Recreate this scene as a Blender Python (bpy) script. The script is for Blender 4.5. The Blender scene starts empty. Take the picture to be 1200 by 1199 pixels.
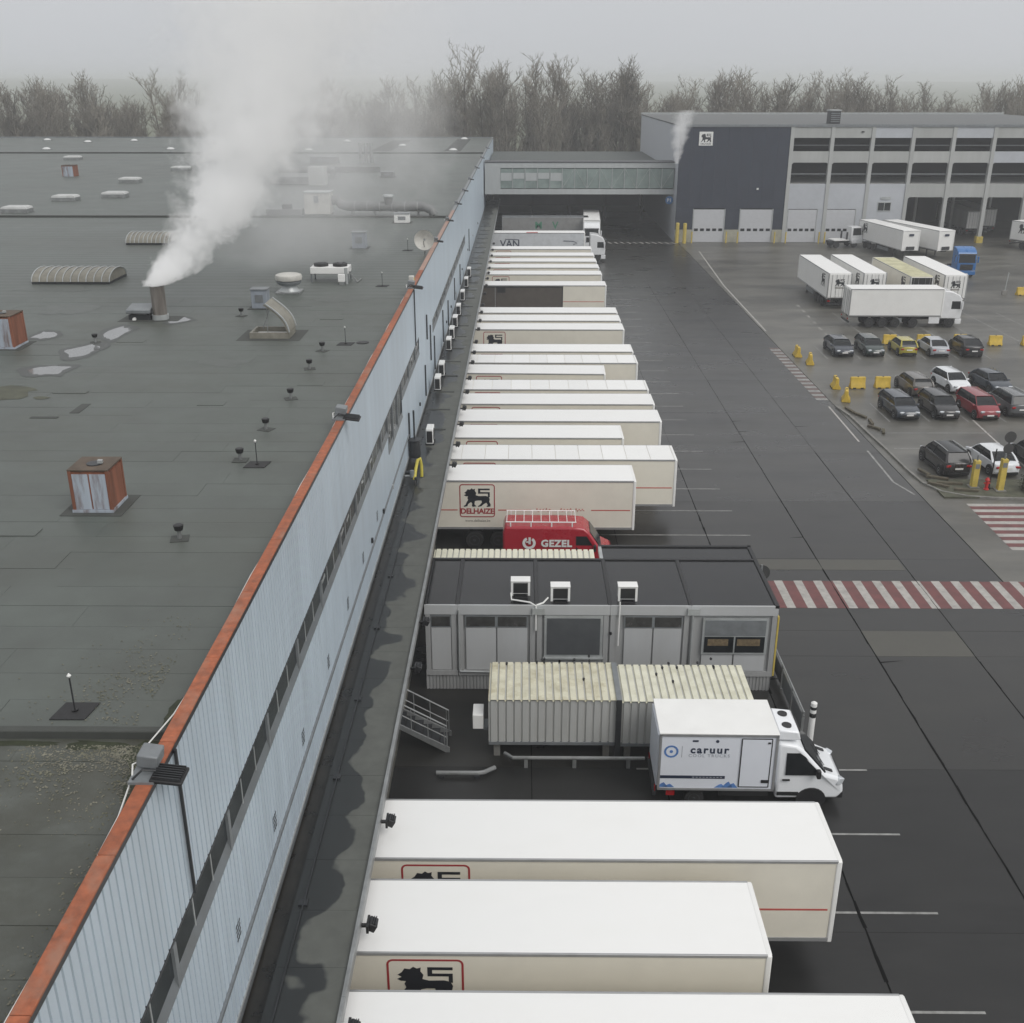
import bpy, bmesh, math, random
from mathutils import Vector, Matrix
sc = bpy.context.scene
COL = sc.collection
rnd = random.Random(7)
R = math.radians
PI = math.pi

# ---------------------------------------------------------------- camera
cam = bpy.data.cameras.new('Camera')
cam.sensor_width = 36.0
cam.lens = 1247.0 / 1200.0 * 36.0
cam.clip_start = 0.1
cam.clip_end = 9000
camo = bpy.data.objects.new('Camera', cam)
COL.objects.link(camo)
camo.location = (0, 0, 23.73)
camo.rotation_euler = (R(90 - 22.047), 0, R(0.554))
sc.camera = camo
# ---------------------------------------------------------------- sky and light
SUN_EL, SUN_AZ = R(45), R(135)          # high, soft sun behind the cloud
world = bpy.data.worlds.new('World')
sc.world = world
world.use_nodes = True
wn, wl = world.node_tree.nodes, world.node_tree.links
bg = wn['Background']
bg.inputs['Strength'].default_value = 0.1
sky = wn.new('ShaderNodeTexSky')
sky.sky_type = 'NISHITA'
sky.sun_disc = False
sky.sun_elevation = SUN_EL
sky.sun_rotation = SUN_AZ
sky.dust_density = 4.0
tc = wn.new('ShaderNodeTexCoord')
sx = wn.new('ShaderNodeSeparateXYZ')
wl.new(tc.outputs['Generated'], sx.inputs[0])
cr = wn.new('ShaderNodeValToRGB')       # plain overcast: brighter overhead than at the horizon
cr.color_ramp.elements[0].position = 0.0
cr.color_ramp.elements[0].color = (0.66, 0.68, 0.71, 1)
cr.color_ramp.elements[1].position = 1.0
cr.color_ramp.elements[1].color = (1.0, 1.0, 1.01, 1)
wl.new(sx.outputs[2], cr.inputs[0])
cl = wn.new('ShaderNodeTexNoise')
cl.inputs['Scale'].default_value = 2.2
cl.inputs['Detail'].default_value = 4
cmul = wn.new('ShaderNodeMapRange')
cmul.inputs[3].default_value = 8.5
cmul.inputs[4].default_value = 9.6
wl.new(tc.outputs['Generated'], cl.inputs['Vector'])
wl.new(cl.outputs['Fac'], cmul.inputs[0])
vm = wn.new('ShaderNodeVectorMath')
vm.operation = 'SCALE'
wl.new(cr.outputs[0], vm.inputs[0])
wl.new(cmul.outputs[0], vm.inputs['Scale'])
hs = wn.new('ShaderNodeHueSaturation')
hs.inputs['Saturation'].default_value = 0.15
wl.new(sky.outputs[0], hs.inputs['Color'])
mx = wn.new('ShaderNodeMix')
mx.data_type = 'RGBA'
mx.inputs[0].default_value = 0.93
wl.new(hs.outputs[0], mx.inputs[6])
wl.new(vm.outputs[0], mx.inputs[7])
wl.new(mx.outputs[2], bg.inputs['Color'])
sl = bpy.data.lights.new('Sun', 'SUN')
sl.energy = 1.45
sl.angle = R(35)
sl.color = (1.0, 0.97, 0.93)
so = bpy.data.objects.new('Sun', sl)
COL.objects.link(so)
so.rotation_euler = (R(90) - SUN_EL, 0, PI - SUN_AZ)
sc.view_settings.view_transform = 'Standard'
sc.view_settings.look = 'None'
sc.view_settings.exposure = 0.0
sc.view_settings.gamma = 1.0
sc.cycles.use_denoising = True
sc.cycles.max_bounces = 24
sc.cycles.diffuse_bounces = 3
sc.cycles.glossy_bounces = 2
sc.cycles.volume_bounces = 24
sc.cycles.transparent_max_bounces = 8
sc.cycles.volume_step_rate = 2.0
sc.cycles.volume_max_steps = 256

# ---------------------------------------------------------------- helpers
MATS = {}
def M(name, col, rough=0.6, var=0.12, scale=2.0, metal=0.0, bump=0.0, bscale=40.0, dirt=0.0,
      dirtcol=(0.08, 0.07, 0.055), dscale=1.2, streak=False, spec=0.5, objvar=0.0, coat=0.0, detail=6, stretch=None, dlo=0.45, dhi=0.75, ddet=8, world=False, d2=None):
    if name in MATS:
        return MATS[name]
    m = bpy.data.materials.new(name)
    m.use_nodes = True
    n, l = m.node_tree.nodes, m.node_tree.links
    b = n['Principled BSDF']
    t = n.new('ShaderNodeTexCoord')
    oi = n.new('ShaderNodeObjectInfo')
    mm = n.new('ShaderNodeMath'); mm.operation = 'MULTIPLY'; mm.inputs[1].default_value = 60
    l.new(oi.outputs['Random'], mm.inputs[0])
    va = n.new('ShaderNodeVectorMath'); va.operation = 'ADD'
    l.new(t.outputs['Object'], va.inputs[0]); l.new(mm.outputs[0], va.inputs[1])
    mp = n.new('ShaderNodeMapping')
    gp = n.new('ShaderNodeNewGeometry')
    l.new(gp.outputs['Position'] if world else va.outputs[0], mp.inputs[0])
    if streak:
        mp.inputs['Scale'].default_value = (1, 1, 0.12)
    if stretch:
        mp.inputs['Scale'].default_value = stretch
    no = n.new('ShaderNodeTexNoise')
    no.inputs['Scale'].default_value = scale; no.inputs['Detail'].default_value = detail
    no.inputs['Roughness'].default_value = 0.62
    l.new(mp.outputs[0], no.inputs['Vector'])
    ra = n.new('ShaderNodeValToRGB')
    ra.color_ramp.elements[0].position = 0.3; ra.color_ramp.elements[1].position = 0.7
    ra.color_ramp.elements[0].color = tuple(c * (1 - var) for c in col) + (1,)
    ra.color_ramp.elements[1].color = tuple(min(1, c * (1 + var)) for c in col) + (1,)
    l.new(no.outputs['Fac'], ra.inputs[0])
    out = ra.outputs[0]
    if dirt:
        n2 = n.new('ShaderNodeTexNoise')
        n2.inputs['Scale'].default_value = dscale; n2.inputs['Detail'].default_value = ddet
        n2.inputs['Roughness'].default_value = 0.7
        l.new(mp.outputs[0], n2.inputs['Vector'])
        mr = n.new('ShaderNodeMapRange'); mr.inputs[1].default_value = dlo; mr.inputs[2].default_value = dhi
        mr.inputs[4].default_value = dirt
        l.new(n2.outputs['Fac'], mr.inputs[0])
        mi = n.new('ShaderNodeMix'); mi.data_type = 'RGBA'
        l.new(mr.outputs[0], mi.inputs[0]); l.new(out, mi.inputs[6]); mi.inputs[7].default_value = dirtcol + (1,)
        out = mi.outputs[2]
    if d2:                                   # a second, broader layer of stains: amount, colour, scale, low, high, stretch
        m2 = n.new('ShaderNodeMapping'); m2.inputs['Scale'].default_value = d2[5]; l.new(gp.outputs['Position'], m2.inputs[0])
        n4 = n.new('ShaderNodeTexNoise'); n4.inputs['Scale'].default_value = d2[2]; n4.inputs['Detail'].default_value = 5; n4.inputs['Roughness'].default_value = 0.6
        l.new(m2.outputs[0], n4.inputs['Vector'])
        r4 = n.new('ShaderNodeMapRange'); r4.inputs[1].default_value = d2[3]; r4.inputs[2].default_value = d2[4]; r4.inputs[4].default_value = d2[0]
        l.new(n4.outputs['Fac'], r4.inputs[0])
        i4 = n.new('ShaderNodeMix'); i4.data_type = 'RGBA'; l.new(r4.outputs[0], i4.inputs[0]); l.new(out, i4.inputs[6]); i4.inputs[7].default_value = d2[1] + (1,)
        out = i4.outputs[2]
    if objvar:
        mr2 = n.new('ShaderNodeMapRange'); mr2.inputs[3].default_value = 1 - objvar; mr2.inputs[4].default_value = 1 + objvar
        l.new(oi.outputs['Random'], mr2.inputs[0])
        vs = n.new('ShaderNodeVectorMath'); vs.operation = 'SCALE'
        l.new(out, vs.inputs[0]); l.new(mr2.outputs[0], vs.inputs['Scale'])
        out = vs.outputs[0]
    l.new(out, b.inputs['Base Color'])
    b.inputs['Roughness'].default_value = rough
    rr = n.new('ShaderNodeMapRange'); rr.inputs[3].default_value = max(0.03, rough - 0.12); rr.inputs[4].default_value = min(1, rough + 0.12)
    l.new(no.outputs['Fac'], rr.inputs[0]); l.new(rr.outputs[0], b.inputs['Roughness'])
    b.inputs['Metallic'].default_value = metal
    b.inputs['Specular IOR Level'].default_value = spec
    b.inputs['Coat Weight'].default_value = coat
    if bump:
        n3 = n.new('ShaderNodeTexNoise'); n3.inputs['Scale'].default_value = bscale; n3.inputs['Detail'].default_value = 4
        l.new(t.outputs['Object'], n3.inputs['Vector'])
        bu = n.new('ShaderNodeBump'); bu.inputs['Strength'].default_value = bump; bu.inputs['Distance'].default_value = 0.02
        l.new(n3.outputs['Fac'], bu.inputs['Height']); l.new(bu.outputs[0], b.inputs['Normal'])
    MATS[name] = m
    return m

class MB:
    def __init__(s):
        s.v = []; s.f = []
    def add(s, vs, fs):
        o = len(s.v); s.v += [tuple(q) for q in vs]; s.f += [tuple(o + i for i in f) for f in fs]; return s
    def box(s, x0, x1, y0, y1, z0, z1):
        return s.add([(x0,y0,z0),(x1,y0,z0),(x1,y1,z0),(x0,y1,z0),(x0,y0,z1),(x1,y0,z1),(x1,y1,z1),(x0,y1,z1)],
                     [(0,3,2,1),(4,5,6,7),(0,1,5,4),(1,2,6,5),(2,3,7,6),(3,0,4,7)])
    def obox(s, c, size, rz=0.0, ry=0.0, rx=0.0):
        m = Matrix.Translation(c) @ Matrix.Rotation(rz, 4, 'Z') @ Matrix.Rotation(ry, 4, 'Y') @ Matrix.Rotation(rx, 4, 'X')
        h = [q / 2 for q in size]
        vs = [m @ Vector((a*h[0], b*h[1], d*h[2])) for a, b, d in ((-1,-1,-1),(1,-1,-1),(1,1,-1),(-1,1,-1),(-1,-1,1),(1,-1,1),(1,1,1),(-1,1,1))]
        return s.add(vs, [(0,3,2,1),(4,5,6,7),(0,1,5,4),(1,2,6,5),(2,3,7,6),(3,0,4,7)])
    def cyl(s, p0, p1, r0, r1=None, n=12, caps=True):
        p0, p1 = Vector(p0), Vector(p1); r1 = r0 if r1 is None else r1
        d = (p1 - p0).normalized(); u = d.orthogonal().normalized(); w = d.cross(u)
        vs = []
        for p, r in ((p0, r0), (p1, r1)):
            vs += [p + (u * math.cos(2*PI*i/n) + w * math.sin(2*PI*i/n)) * r for i in range(n)]
        fs = [(i, (i+1) % n, n + (i+1) % n, n + i) for i in range(n)]
        if caps: fs += [tuple(range(n-1, -1, -1)), tuple(range(n, 2*n))]
        return s.add(vs, fs)
    def tube(s, pts, r, n=6):
        pts = [Vector(p) for p in pts]; rings = []
        for i, p in enumerate(pts):
            a = pts[max(0, i-1)]; b = pts[min(len(pts)-1, i+1)]
            d = (b - a).normalized(); up = Vector((0,0,1)) if abs(d.z) < 0.95 else Vector((1,0,0))
            u = d.cross(up).normalized(); w = u.cross(d)
            rr = r[i] if isinstance(r, (list, tuple)) else r
            rings.append([p + (u * math.cos(2*PI*k/n) + w * math.sin(2*PI*k/n)) * rr for k in range(n)])
        return s.loft(rings)
    def loft(s, rings, cap=True):
        n = len(rings[0]); vs = [q for r in rings for q in r]; fs = []
        for i in range(len(rings) - 1):
            for k in range(n):
                a, b = i*n + k, i*n + (k+1) % n
                fs.append((a, b, b + n, a + n))
        if cap: fs += [tuple(range(n-1, -1, -1)), tuple(range((len(rings)-1)*n, len(rings)*n))]
        return s.add(vs, fs)
    def prism(s, poly, ax, a0, a1):
        n = len(poly)
        mk = {'x': lambda p, a: (a, p[0], p[1]), 'y': lambda p, a: (p[0], a, p[1]), 'z': lambda p, a: (p[0], p[1], a)}[ax]
        vs = [mk(p, a0) for p in poly] + [mk(p, a1) for p in poly]
        fs = [(i, (i+1) % n, n + (i+1) % n, n + i) for i in range(n)] + [tuple(range(n-1, -1, -1)), tuple(range(n, 2*n))]
        return s.add(vs, fs)
    def lathe(s, prof, c=(0,0,0), n=16):
        rings = [[(c[0] + r*math.cos(2*PI*k/n), c[1] + r*math.sin(2*PI*k/n), c[2] + z) for k in range(n)] for r, z in prof]
        return s.loft(rings)
    def mod(s, fn):
        s.v = [fn(*q) for q in s.v]; return s
    def mesh(s, name, mat, smooth=None):
        me = bpy.data.meshes.new(name)
        me.from_pydata(s.v, [], s.f)
        bm = bmesh.new(); bm.from_mesh(me); bmesh.ops.recalc_face_normals(bm, faces=bm.faces); bm.to_mesh(me); bm.free()
        if mat: me.materials.append(mat)
        if smooth:
            me.shade_smooth(); me.set_sharp_from_angle(angle=R(smooth))
        return me
    def build(s, name, mat, parent=None, bevel=0, smooth=None, loc=None, seg=2):
        o = bpy.data.objects.new(name, s.mesh(name, mat, smooth))
        COL.objects.link(o)
        if parent: o.parent = parent
        if loc: o.location = loc
        if bevel:
            b = o.modifiers.new('bevel', 'BEVEL'); b.width = bevel; b.segments = seg; b.limit_method = 'ANGLE'; b.angle_limit = R(35)
            o.data.shade_smooth(); o.data.set_sharp_from_angle(angle=R(45)) if not smooth else None
            b.harden_normals = False
        return o

def tag(o, label=None, cat=None, group=None, kind=None):
    if label: o['label'] = label
    if cat: o['category'] = cat
    if group: o['group'] = group
    if kind: o['kind'] = kind
    return o
def thing(name, label, cat, loc=(0,0,0), rz=0.0, group=None):
    o = bpy.data.objects.new(name, None); COL.objects.link(o)
    o.location = loc; o.rotation_euler = (0, 0, rz); o.empty_display_size = 0.3
    return tag(o, label, cat, group)
def empty_part(name, parent):
    o = bpy.data.objects.new(name, None); COL.objects.link(o); o.parent = parent; return o
KIDS = None
def copy_tree(o, parent=None, loc=None, rz=None, label=None, group=None):
    c = o.copy(); COL.objects.link(c)
    if parent: c.parent = parent
    if loc is not None: c.location = loc
    if rz is not None: c.rotation_euler = (0, 0, rz)
    if label: c['label'] = label
    if group: c['group'] = group
    for ch in list(o.children):
        copy_tree(ch, c)
    return c
def inst(name, me, parent, loc=(0,0,0), rz=0.0, scale=None):
    o = bpy.data.objects.new(name, me); COL.objects.link(o); o.parent = parent; o.location = loc
    if rz: o.rotation_euler = (0, 0, rz)
    if scale: o.scale = scale
    return o
def struct(name, mb, mat):
    return tag(mb.build(name, mat), kind='structure')
_tx = {}
def text_mesh(s, size, mat, ext=0.004, bold=0.0, shear=0.0, space=1.0):
    k = (s, size, mat.name, bold, shear, space)
    if k in _tx: return _tx[k]
    c = bpy.data.curves.new('lettering', 'FONT'); c.body = s; c.size = size; c.extrude = ext; c.offset = bold; c.shear = shear
    c.align_x = 'CENTER'; c.align_y = 'CENTER'; c.resolution_u = 3; c.space_character = space
    o = bpy.data.objects.new('lettering', c); COL.objects.link(o)
    dg = bpy.context.evaluated_depsgraph_get(); me = bpy.data.meshes.new_from_object(o.evaluated_get(dg))
    bpy.data.objects.remove(o); me.materials.clear(); me.materials.append(mat)
    _tx[k] = me
    return me
def lettering(s, size, mat, parent, loc, face='-y', **kw):
    """flat letters standing on a wall that faces -y (towards the camera), or +y / -x"""
    o = bpy.data.objects.new('lettering', text_mesh(s, size, mat, **kw)); COL.objects.link(o); o.parent = parent
    o.location = loc
    o.rotation_euler = (R(90), 0, {'-y': 0, '+y': PI, '-x': -PI/2, '+x': PI/2}[face])
    return o

# ---------------------------------------------------------------- materials
asphalt = M('worn_concrete', (0.036, 0.0345, 0.031), rough=0.3, var=0.18, scale=0.35, dirt=0.6, dirtcol=(0.019, 0.019, 0.0195), dscale=0.3, objvar=0.07, dlo=0.3, dhi=0.75, ddet=3, detail=3, stretch=(0.4, 1, 1), world=True, d2=(0.8, (0.012, 0.012, 0.012), 0.3, 0.5, 0.68, (0.2, 1.1, 1)))
asphaltm = M('damp_concrete', (0.029, 0.028, 0.0255), rough=0.31, spec=0.42, var=0.18, scale=0.42, dirt=0.6, dirtcol=(0.016, 0.016, 0.0165), dscale=0.35, objvar=0.07, dlo=0.3, dhi=0.75, ddet=3, detail=3, stretch=(0.45, 1, 1), world=True, d2=(0.6, (0.011, 0.011, 0.011), 0.35, 0.53, 0.7, (0.25, 1.2, 1)))
asphaltd = M('dark_wet_asphalt', (0.023, 0.0228, 0.0222), rough=0.33, spec=0.33, var=0.18, scale=0.5, dirt=0.6, dirtcol=(0.013, 0.013, 0.0135), dscale=0.4, objvar=0.06, dlo=0.3, dhi=0.75, ddet=3, detail=3, stretch=(0.5, 1, 1), world=True, d2=(0.6, (0.009, 0.009, 0.0095), 0.35, 0.52, 0.66, (0.3, 1, 1)))
asphalt2 = M('old_asphalt', (0.135, 0.130, 0.114), rough=0.38, var=0.34, scale=0.35, dirt=0.7, dirtcol=(0.055, 0.053, 0.046), dscale=0.22, bump=0.1, bscale=25, stretch=(0.35, 1, 1), dlo=0.35, dhi=0.7, ddet=5, world=True, d2=(0.65, (0.038, 0.037, 0.032), 0.12, 0.46, 0.62, (0.5, 1.3, 1)))
pale_slab = M('pale_concrete', (0.072, 0.070, 0.058), rough=0.5, var=0.15, scale=0.6, dirt=0.4, dirtcol=(0.045, 0.045, 0.04), bump=0.1)
tar = M('tar_joint', (0.004, 0.004, 0.004), rough=0.8, var=0.3, spec=0.12)
grassy = M('winter_field', (0.10, 0.115, 0.055), rough=0.9, var=0.35, scale=0.02, dirt=0.6, dirtcol=(0.09, 0.08, 0.05), dscale=0.01)
linew = M('road_paint_white', (0.27, 0.27, 0.26), rough=0.6, var=0.2, scale=3, dirt=0.85, dirtcol=(0.11, 0.11, 0.105), dscale=2.2)
linew2 = M('crossing_white', (0.38, 0.365, 0.34), rough=0.6, var=0.15, scale=3, dirt=0.5, dirtcol=(0.12, 0.115, 0.11), dscale=2.0)
liner = M('crossing_red', (0.15, 0.055, 0.054), rough=0.65, var=0.2, scale=2, dirt=0.55, dirtcol=(0.07, 0.045, 0.042), dscale=1.5)
linefade = M('faded_red_paint', (0.13, 0.095, 0.088), rough=0.65, var=0.2, dirt=0.6, dirtcol=(0.08, 0.075, 0.07), dscale=2)
kerbm = M('kerb_concrete', (0.22, 0.215, 0.20), rough=0.8, var=0.2, dirt=0.6, bump=0.1)
felt = M('roofing_felt', (0.088, 0.101, 0.090), rough=0.5, var=0.13, scale=1.1, dirt=0.55, dirtcol=(0.055, 0.060, 0.053), dscale=0.45, bump=0.12, bscale=60, objvar=0.035, dlo=0.38, dhi=0.72, world=True, d2=(0.55, (0.058, 0.060, 0.048), 0.22, 0.48, 0.72, (0.5, 1, 1)))
feltold = M('mossy_felt', (0.084, 0.091, 0.081), rough=0.6, var=0.2, scale=1.6, dirt=0.75, dirtcol=(0.042, 0.044, 0.033), dscale=0.9, bump=0.2, bscale=60, objvar=0.06, dlo=0.36, dhi=0.68, world=True, d2=(0.7, (0.05, 0.048, 0.034), 0.5, 0.46, 0.66, (0.6, 1, 1)))
feltdark = M('felt_lap', (0.055, 0.059, 0.054), rough=0.8)
clad = M('pale_blue_cladding', (0.48, 0.555, 0.62), rough=0.42, var=0.06, scale=1.5, dirt=0.3, dirtcol=(0.32, 0.36, 0.385), dscale=1.2, streak=True, objvar=0.035)
coping_m = M('rust_red_coping', (0.33, 0.105, 0.052), rough=0.65, spec=0.3, var=0.3, scale=5, dirt=0.85, dirtcol=(0.17, 0.08, 0.055), dscale=2.6, objvar=0.12, world=True, d2=(0.7, (0.30, 0.17, 0.12), 1.3, 0.52, 0.66, (1, 0.6, 1)))
coping_f = M('faded_coping', (0.34, 0.20, 0.15), rough=0.5, var=0.15, scale=1.5, dirt=0.6, dirtcol=(0.24, 0.20, 0.18), objvar=0.1)
dkmetal = M('dark_metal', (0.035, 0.037, 0.04), rough=0.45, var=0.2, metal=0.2)
grmetal = M('grey_metal', (0.20, 0.215, 0.225), rough=0.45, var=0.15, metal=0.2, dirt=0.3)
ltmetal = M('light_metal', (0.42, 0.44, 0.44), rough=0.4, var=0.12, metal=0.3, dirt=0.25)
galv = M('galvanised_steel', (0.30, 0.31, 0.31), rough=0.42, var=0.2, metal=0.5, dirt=0.3)
glassd = M('dark_glass', (0.012, 0.014, 0.016), rough=0.08, var=0.2, spec=0.38)
blackp = M('black_plastic', (0.014, 0.014, 0.015), rough=0.5, var=0.2)
rubber = M('rubber', (0.016, 0.016, 0.016), rough=0.8, var=0.2)
white = M('white_paint', (0.80, 0.80, 0.78), rough=0.4, var=0.03, scale=0.8, dirt=0.22, dirtcol=(0.58, 0.57, 0.54), dscale=0.5)
roofw = M('trailer_roof_white', (0.83, 0.83, 0.815), rough=0.45, var=0.03, scale=0.7, dirt=0.35, dirtcol=(0.68, 0.675, 0.65), dscale=0.7, objvar=0.04, stretch=(0.4, 1, 1))
cream = M('trailer_side_cream', (0.74, 0.705, 0.61), rough=0.4, var=0.03, scale=0.8, dirt=0.22, dirtcol=(0.5, 0.47, 0.41), dscale=0.6, objvar=0.03)
mossroof = M('mossy_roof', (0.52, 0.50, 0.33), rough=0.7, var=0.2, scale=0.8, dirt=0.8, dirtcol=(0.36, 0.34, 0.17), dscale=0.6)
rail_al = M('aluminium_rail', (0.36, 0.365, 0.37), rough=0.35, var=0.1, metal=0.4)
logored = M('logo_red', (0.32, 0.025, 0.03), rough=0.45, var=0.05)
stripered = M('stripe_red', (0.50, 0.10, 0.08), rough=0.45, var=0.05)
logoblk = M('logo_black', (0.012, 0.014, 0.02), rough=0.45, var=0.05)
yellowp = M('barrier_yellow', (0.58, 0.40, 0.045), rough=0.5, var=0.15, dirt=0.4, dirtcol=(0.30, 0.22, 0.07), objvar=0.05)
postyel = M('post_yellow', (0.55, 0.42, 0.08), rough=0.55, var=0.15, dirt=0.45, dirtcol=(0.3, 0.25, 0.1))
redp = M('red_paint', (0.45, 0.02, 0.02), rough=0.4, var=0.1)
whitepl = M('white_plate', (0.75, 0.75, 0.73), rough=0.5, var=0.05)
tailred = M('tail_lamp', (0.35, 0.01, 0.012), rough=0.2, var=0.1)
headl = M('head_lamp', (0.62, 0.65, 0.68), rough=0.12, var=0.1, metal=0.3)
# ================================================================ SETTING
# ground: one sheet, flat under the site, rising to a field on a low hill beyond the trees
g = MB()
nx, ny = 41, 61
def gh(x, y):
    t = max(0.0, min(1.0, (y - 330) / 3600.0)); t = t*t*(3 - 2*t)
    u = 0.5 + 0.5 * math.tanh(-(x + 150) / 350.0)
    return -0.06 + t * (20.5 + 9.5 * u) + (1.2 * math.sin(x * 0.011 + 1) * t)
for j in range(ny):
    for i in range(nx):
        x = -2600 + 5200 * i / (nx - 1); y = -300 + 4700 * j / (ny - 1)
        g.v.append((x, y, gh(x, y)))
for j in range(ny - 1):
    for i in range(nx - 1):
        a = j * nx + i; g.f.append((a, a + 1, a + nx + 1, a + nx))
gro = struct('ground', g, grassy); gro.data.shade_smooth()

# the loading yard: a tar-filled bed with cast slabs on it
yard = struct('yard', MB().box(-4.7, 24.62, -5, 214, -0.05, -0.012), tar)
XB = [-4.7, 0.4, 5.3, 10.42, 15.8, 20.2, 24.6]
YB = [-5, 8, 16.5, 25, 33.2, 41.6, 43.97, 52.0, 60.4, 69.5, 79, 88.5, 98, 107.5, 117, 126.5, 136, 145.5, 155, 164.5, 174, 184, 199, 214]
slab_me = {}
for i in range(len(XB) - 1):
    for j in range(len(YB) - 1):
        gx_, gy_ = ((0.025 if j < 9 else 0.012) if i else 0.0), 0.007
        w, d = XB[i+1] - XB[i] - 2*gx_, YB[j+1] - YB[j] - 2*gy_
        pale = (i == 4 and j == 5) or (i in (2, 3) and False)
        k = (i, j)
        s_ = MB().box(-w/2, w/2, -d/2, d/2, -0.03, 0).build('concrete_slab', pale_slab if pale else (asphaltd if j < 4 else asphaltm if j < 8 else asphalt), yard,
              loc=((XB[i] + XB[i+1]) / 2 + rnd.uniform(-0.008, 0.008), (YB[j] + YB[j+1]) / 2, rnd.uniform(-0.003, 0.003)))
struct('parking_lot', MB().box(24.64, 150, -20, 240, -0.06, 0.0), asphalt2)
lot = bpy.data.objects['parking_lot']
struct('dock_apron', MB().box(-140, -4.72, -20, 240, -0.07, -0.02), asphalt2)
# wide repair band across the yard
tag(MB().box(12.6, 20.1, 50.6, 51.9, 0, 0.008).build('repair_patch', pale_slab, yard))
MB().box(21.3, 23.4, 20.6, 24.2, 0, 0.007).build('repair_patch', pale_slab, yard)
MB().box(27.5, 33.5, 52.2, 53.4, 0, 0.007).build('repair_patch', pale_slab, lot)
for x_, a_, b_ in ((10.42, 14, 58), (15.8, 20, 130), (20.2, 22, 118)):      # uneven tar poured into the long joints
    sm_ = MB(); yq = a_
    while yq < b_:
        ln = rnd.uniform(0.5, 1.6); ws_ = 1.0 if x_ < 11 else max(0.3, 1.15 - yq / 90) * (0.55 if x_ > 20 else 1.0); w0, w1 = rnd.uniform(0.015, 0.065) * ws_, rnd.uniform(0.015, 0.065) * ws_; o0, o1 = rnd.uniform(-.02, .02), rnd.uniform(-.02, .02)
        sm_.add([(x_ + o0 - w0, yq, 0.0085), (x_ + o0 + w0, yq, 0.0085), (x_ + o1 + w1, yq + ln, 0.0085), (x_ + o1 - w1, yq + ln, 0.0085)], [(0,1,2,3)])
        if rnd.random() < 0.06:
            e_ = rnd.choice((-1, 1)) * rnd.uniform(0.4, 1.4); sm_.add([(x_, yq, 0.0045), (x_, yq + 0.1, 0.0045), (x_ + e_, yq + 0.06 + 0.15 * e_, 0.0045)], [(0,1,2)])
        yq += ln
    sm_.build('tar_seam', tar, yard)
# loading bay lines
def stripe(x0, x1, y0, y1, mat, par, z=0.006, name='painted_line'):
    return MB().box(x0, x1, y0, y1, z - 0.004, z).build(name, mat, par)
for y in (14.4, 18.3, 22.04, 25.81, 29.5, 33.14):
    stripe(4.2 + rnd.uniform(-.2, .2), 12.8 + rnd.uniform(-.15, .1), y - 0.045, y + 0.045, linew, yard)
yy = 55.15
while yy < 146:
    stripe(4.2, 12.7 + rnd.uniform(-.3, .2), yy - 0.05, yy + 0.05, linew, yard); yy += 3.66
# zebra crossing across the yard
for k in range(15):
    x = 12.35 + k * 1.0
    par = yard if x < 24 else lot
    stripe(x, x + 0.57, 46.25, 49.25, liner, par, name='crossing_stripe')
    stripe(x + 0.575, x + 1.0, 46.25, 49.3, linew2, par, name='crossing_stripe')
# zebra crossing leading off to the right
for k in range(8):
    y = 60.1 - k * 0.92
    stripe(26.9 - 0.02*k, 36, y - 0.42, y, linew2, lot, name='crossing_stripe')
    if k < 7: stripe(26.9 - 0.02*k, 36, y - 0.915, y - 0.425, liner, lot, name='crossing_stripe')
# faded walkway beside the kerb line
for k in range(15):
    y = 82.6 + k * 1.2
    stripe(23.6, 24.58, y, y + 0.55, linew, yard, name='crossing_stripe')
    stripe(23.6, 24.58, y + 0.56, y + 1.18, linefade, yard, name='crossing_stripe')
def pline(pts, w, mat, par, z=0.006):
    for a, b in zip(pts, pts[1:]):
        a, b = Vector(a), Vector(b); d = (b - a); n_ = Vector((-d.y, d.x)).normalized() * w / 2
        MB().add([(a.x-n_.x, a.y-n_.y, z), (b.x-n_.x, b.y-n_.y, z), (b.x+n_.x, b.y+n_.y, z), (a.x+n_.x, a.y+n_.y, z)], [(0,1,2,3)]).build('painted_line', mat, par)
pline([(26.5, 163), (25.15, 134), (24.9, 108)], 0.16, linew2, lot)
pline([(24.1, 80.8), (23.9, 72)], 0.14, linew2, yard)
pline([(23.9, 70), (23.7, 63.8), (24.3, 61.6)], 0.14, linew, yard)
pline([(26.5, 74.05), (34.2, 74.1)], 0.12, linew, lot); pline([(25.9, 70.55), (32.5, 70.6)], 0.12, linew, lot)
pline([(34.0, 77.3), (33.5, 70), (33.3, 65)], 0.14, linew2, lot)
for x in (28.2, 31.2, 34.2, 37.2, 40.2, 43.2): pline([(x, 101.8), (x - 0.1, 96.2)], 0.1, linew, lot)
for x in (27.6, 30.6, 33.5, 36.3): pline([(x, 81.8), (x, 76.8)], 0.1, linew, lot)
for x in (34.2, 37.6, 41.2, 44.9, 48.6, 52.2, 56.0): pline([(x, 117.5), (x + 0.2, 103.5)], 0.12, linew, lot)
for x in (31.6, 37.5): pline([(x - 4.4, 171.5), (x, 163)], 0.13, linew, lot)
for k in range(6):                                        # dashed lane edge by the parked trailers
    y = 122 - k * 3.0; pline([(31.4 - 0.15*k, y), (31.3 - 0.15*k, y - 1.6)], 0.3, kerbm, lot)
for k in range(22):                                       # hatched lines before the covered passage
    x = 13.5 + k * 0.5
    if k % 2 == 0: pline([(x, 172.5), (x + 0.5, 170.8)], 0.3, linew2, yard if x < 24 else lot)
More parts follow.
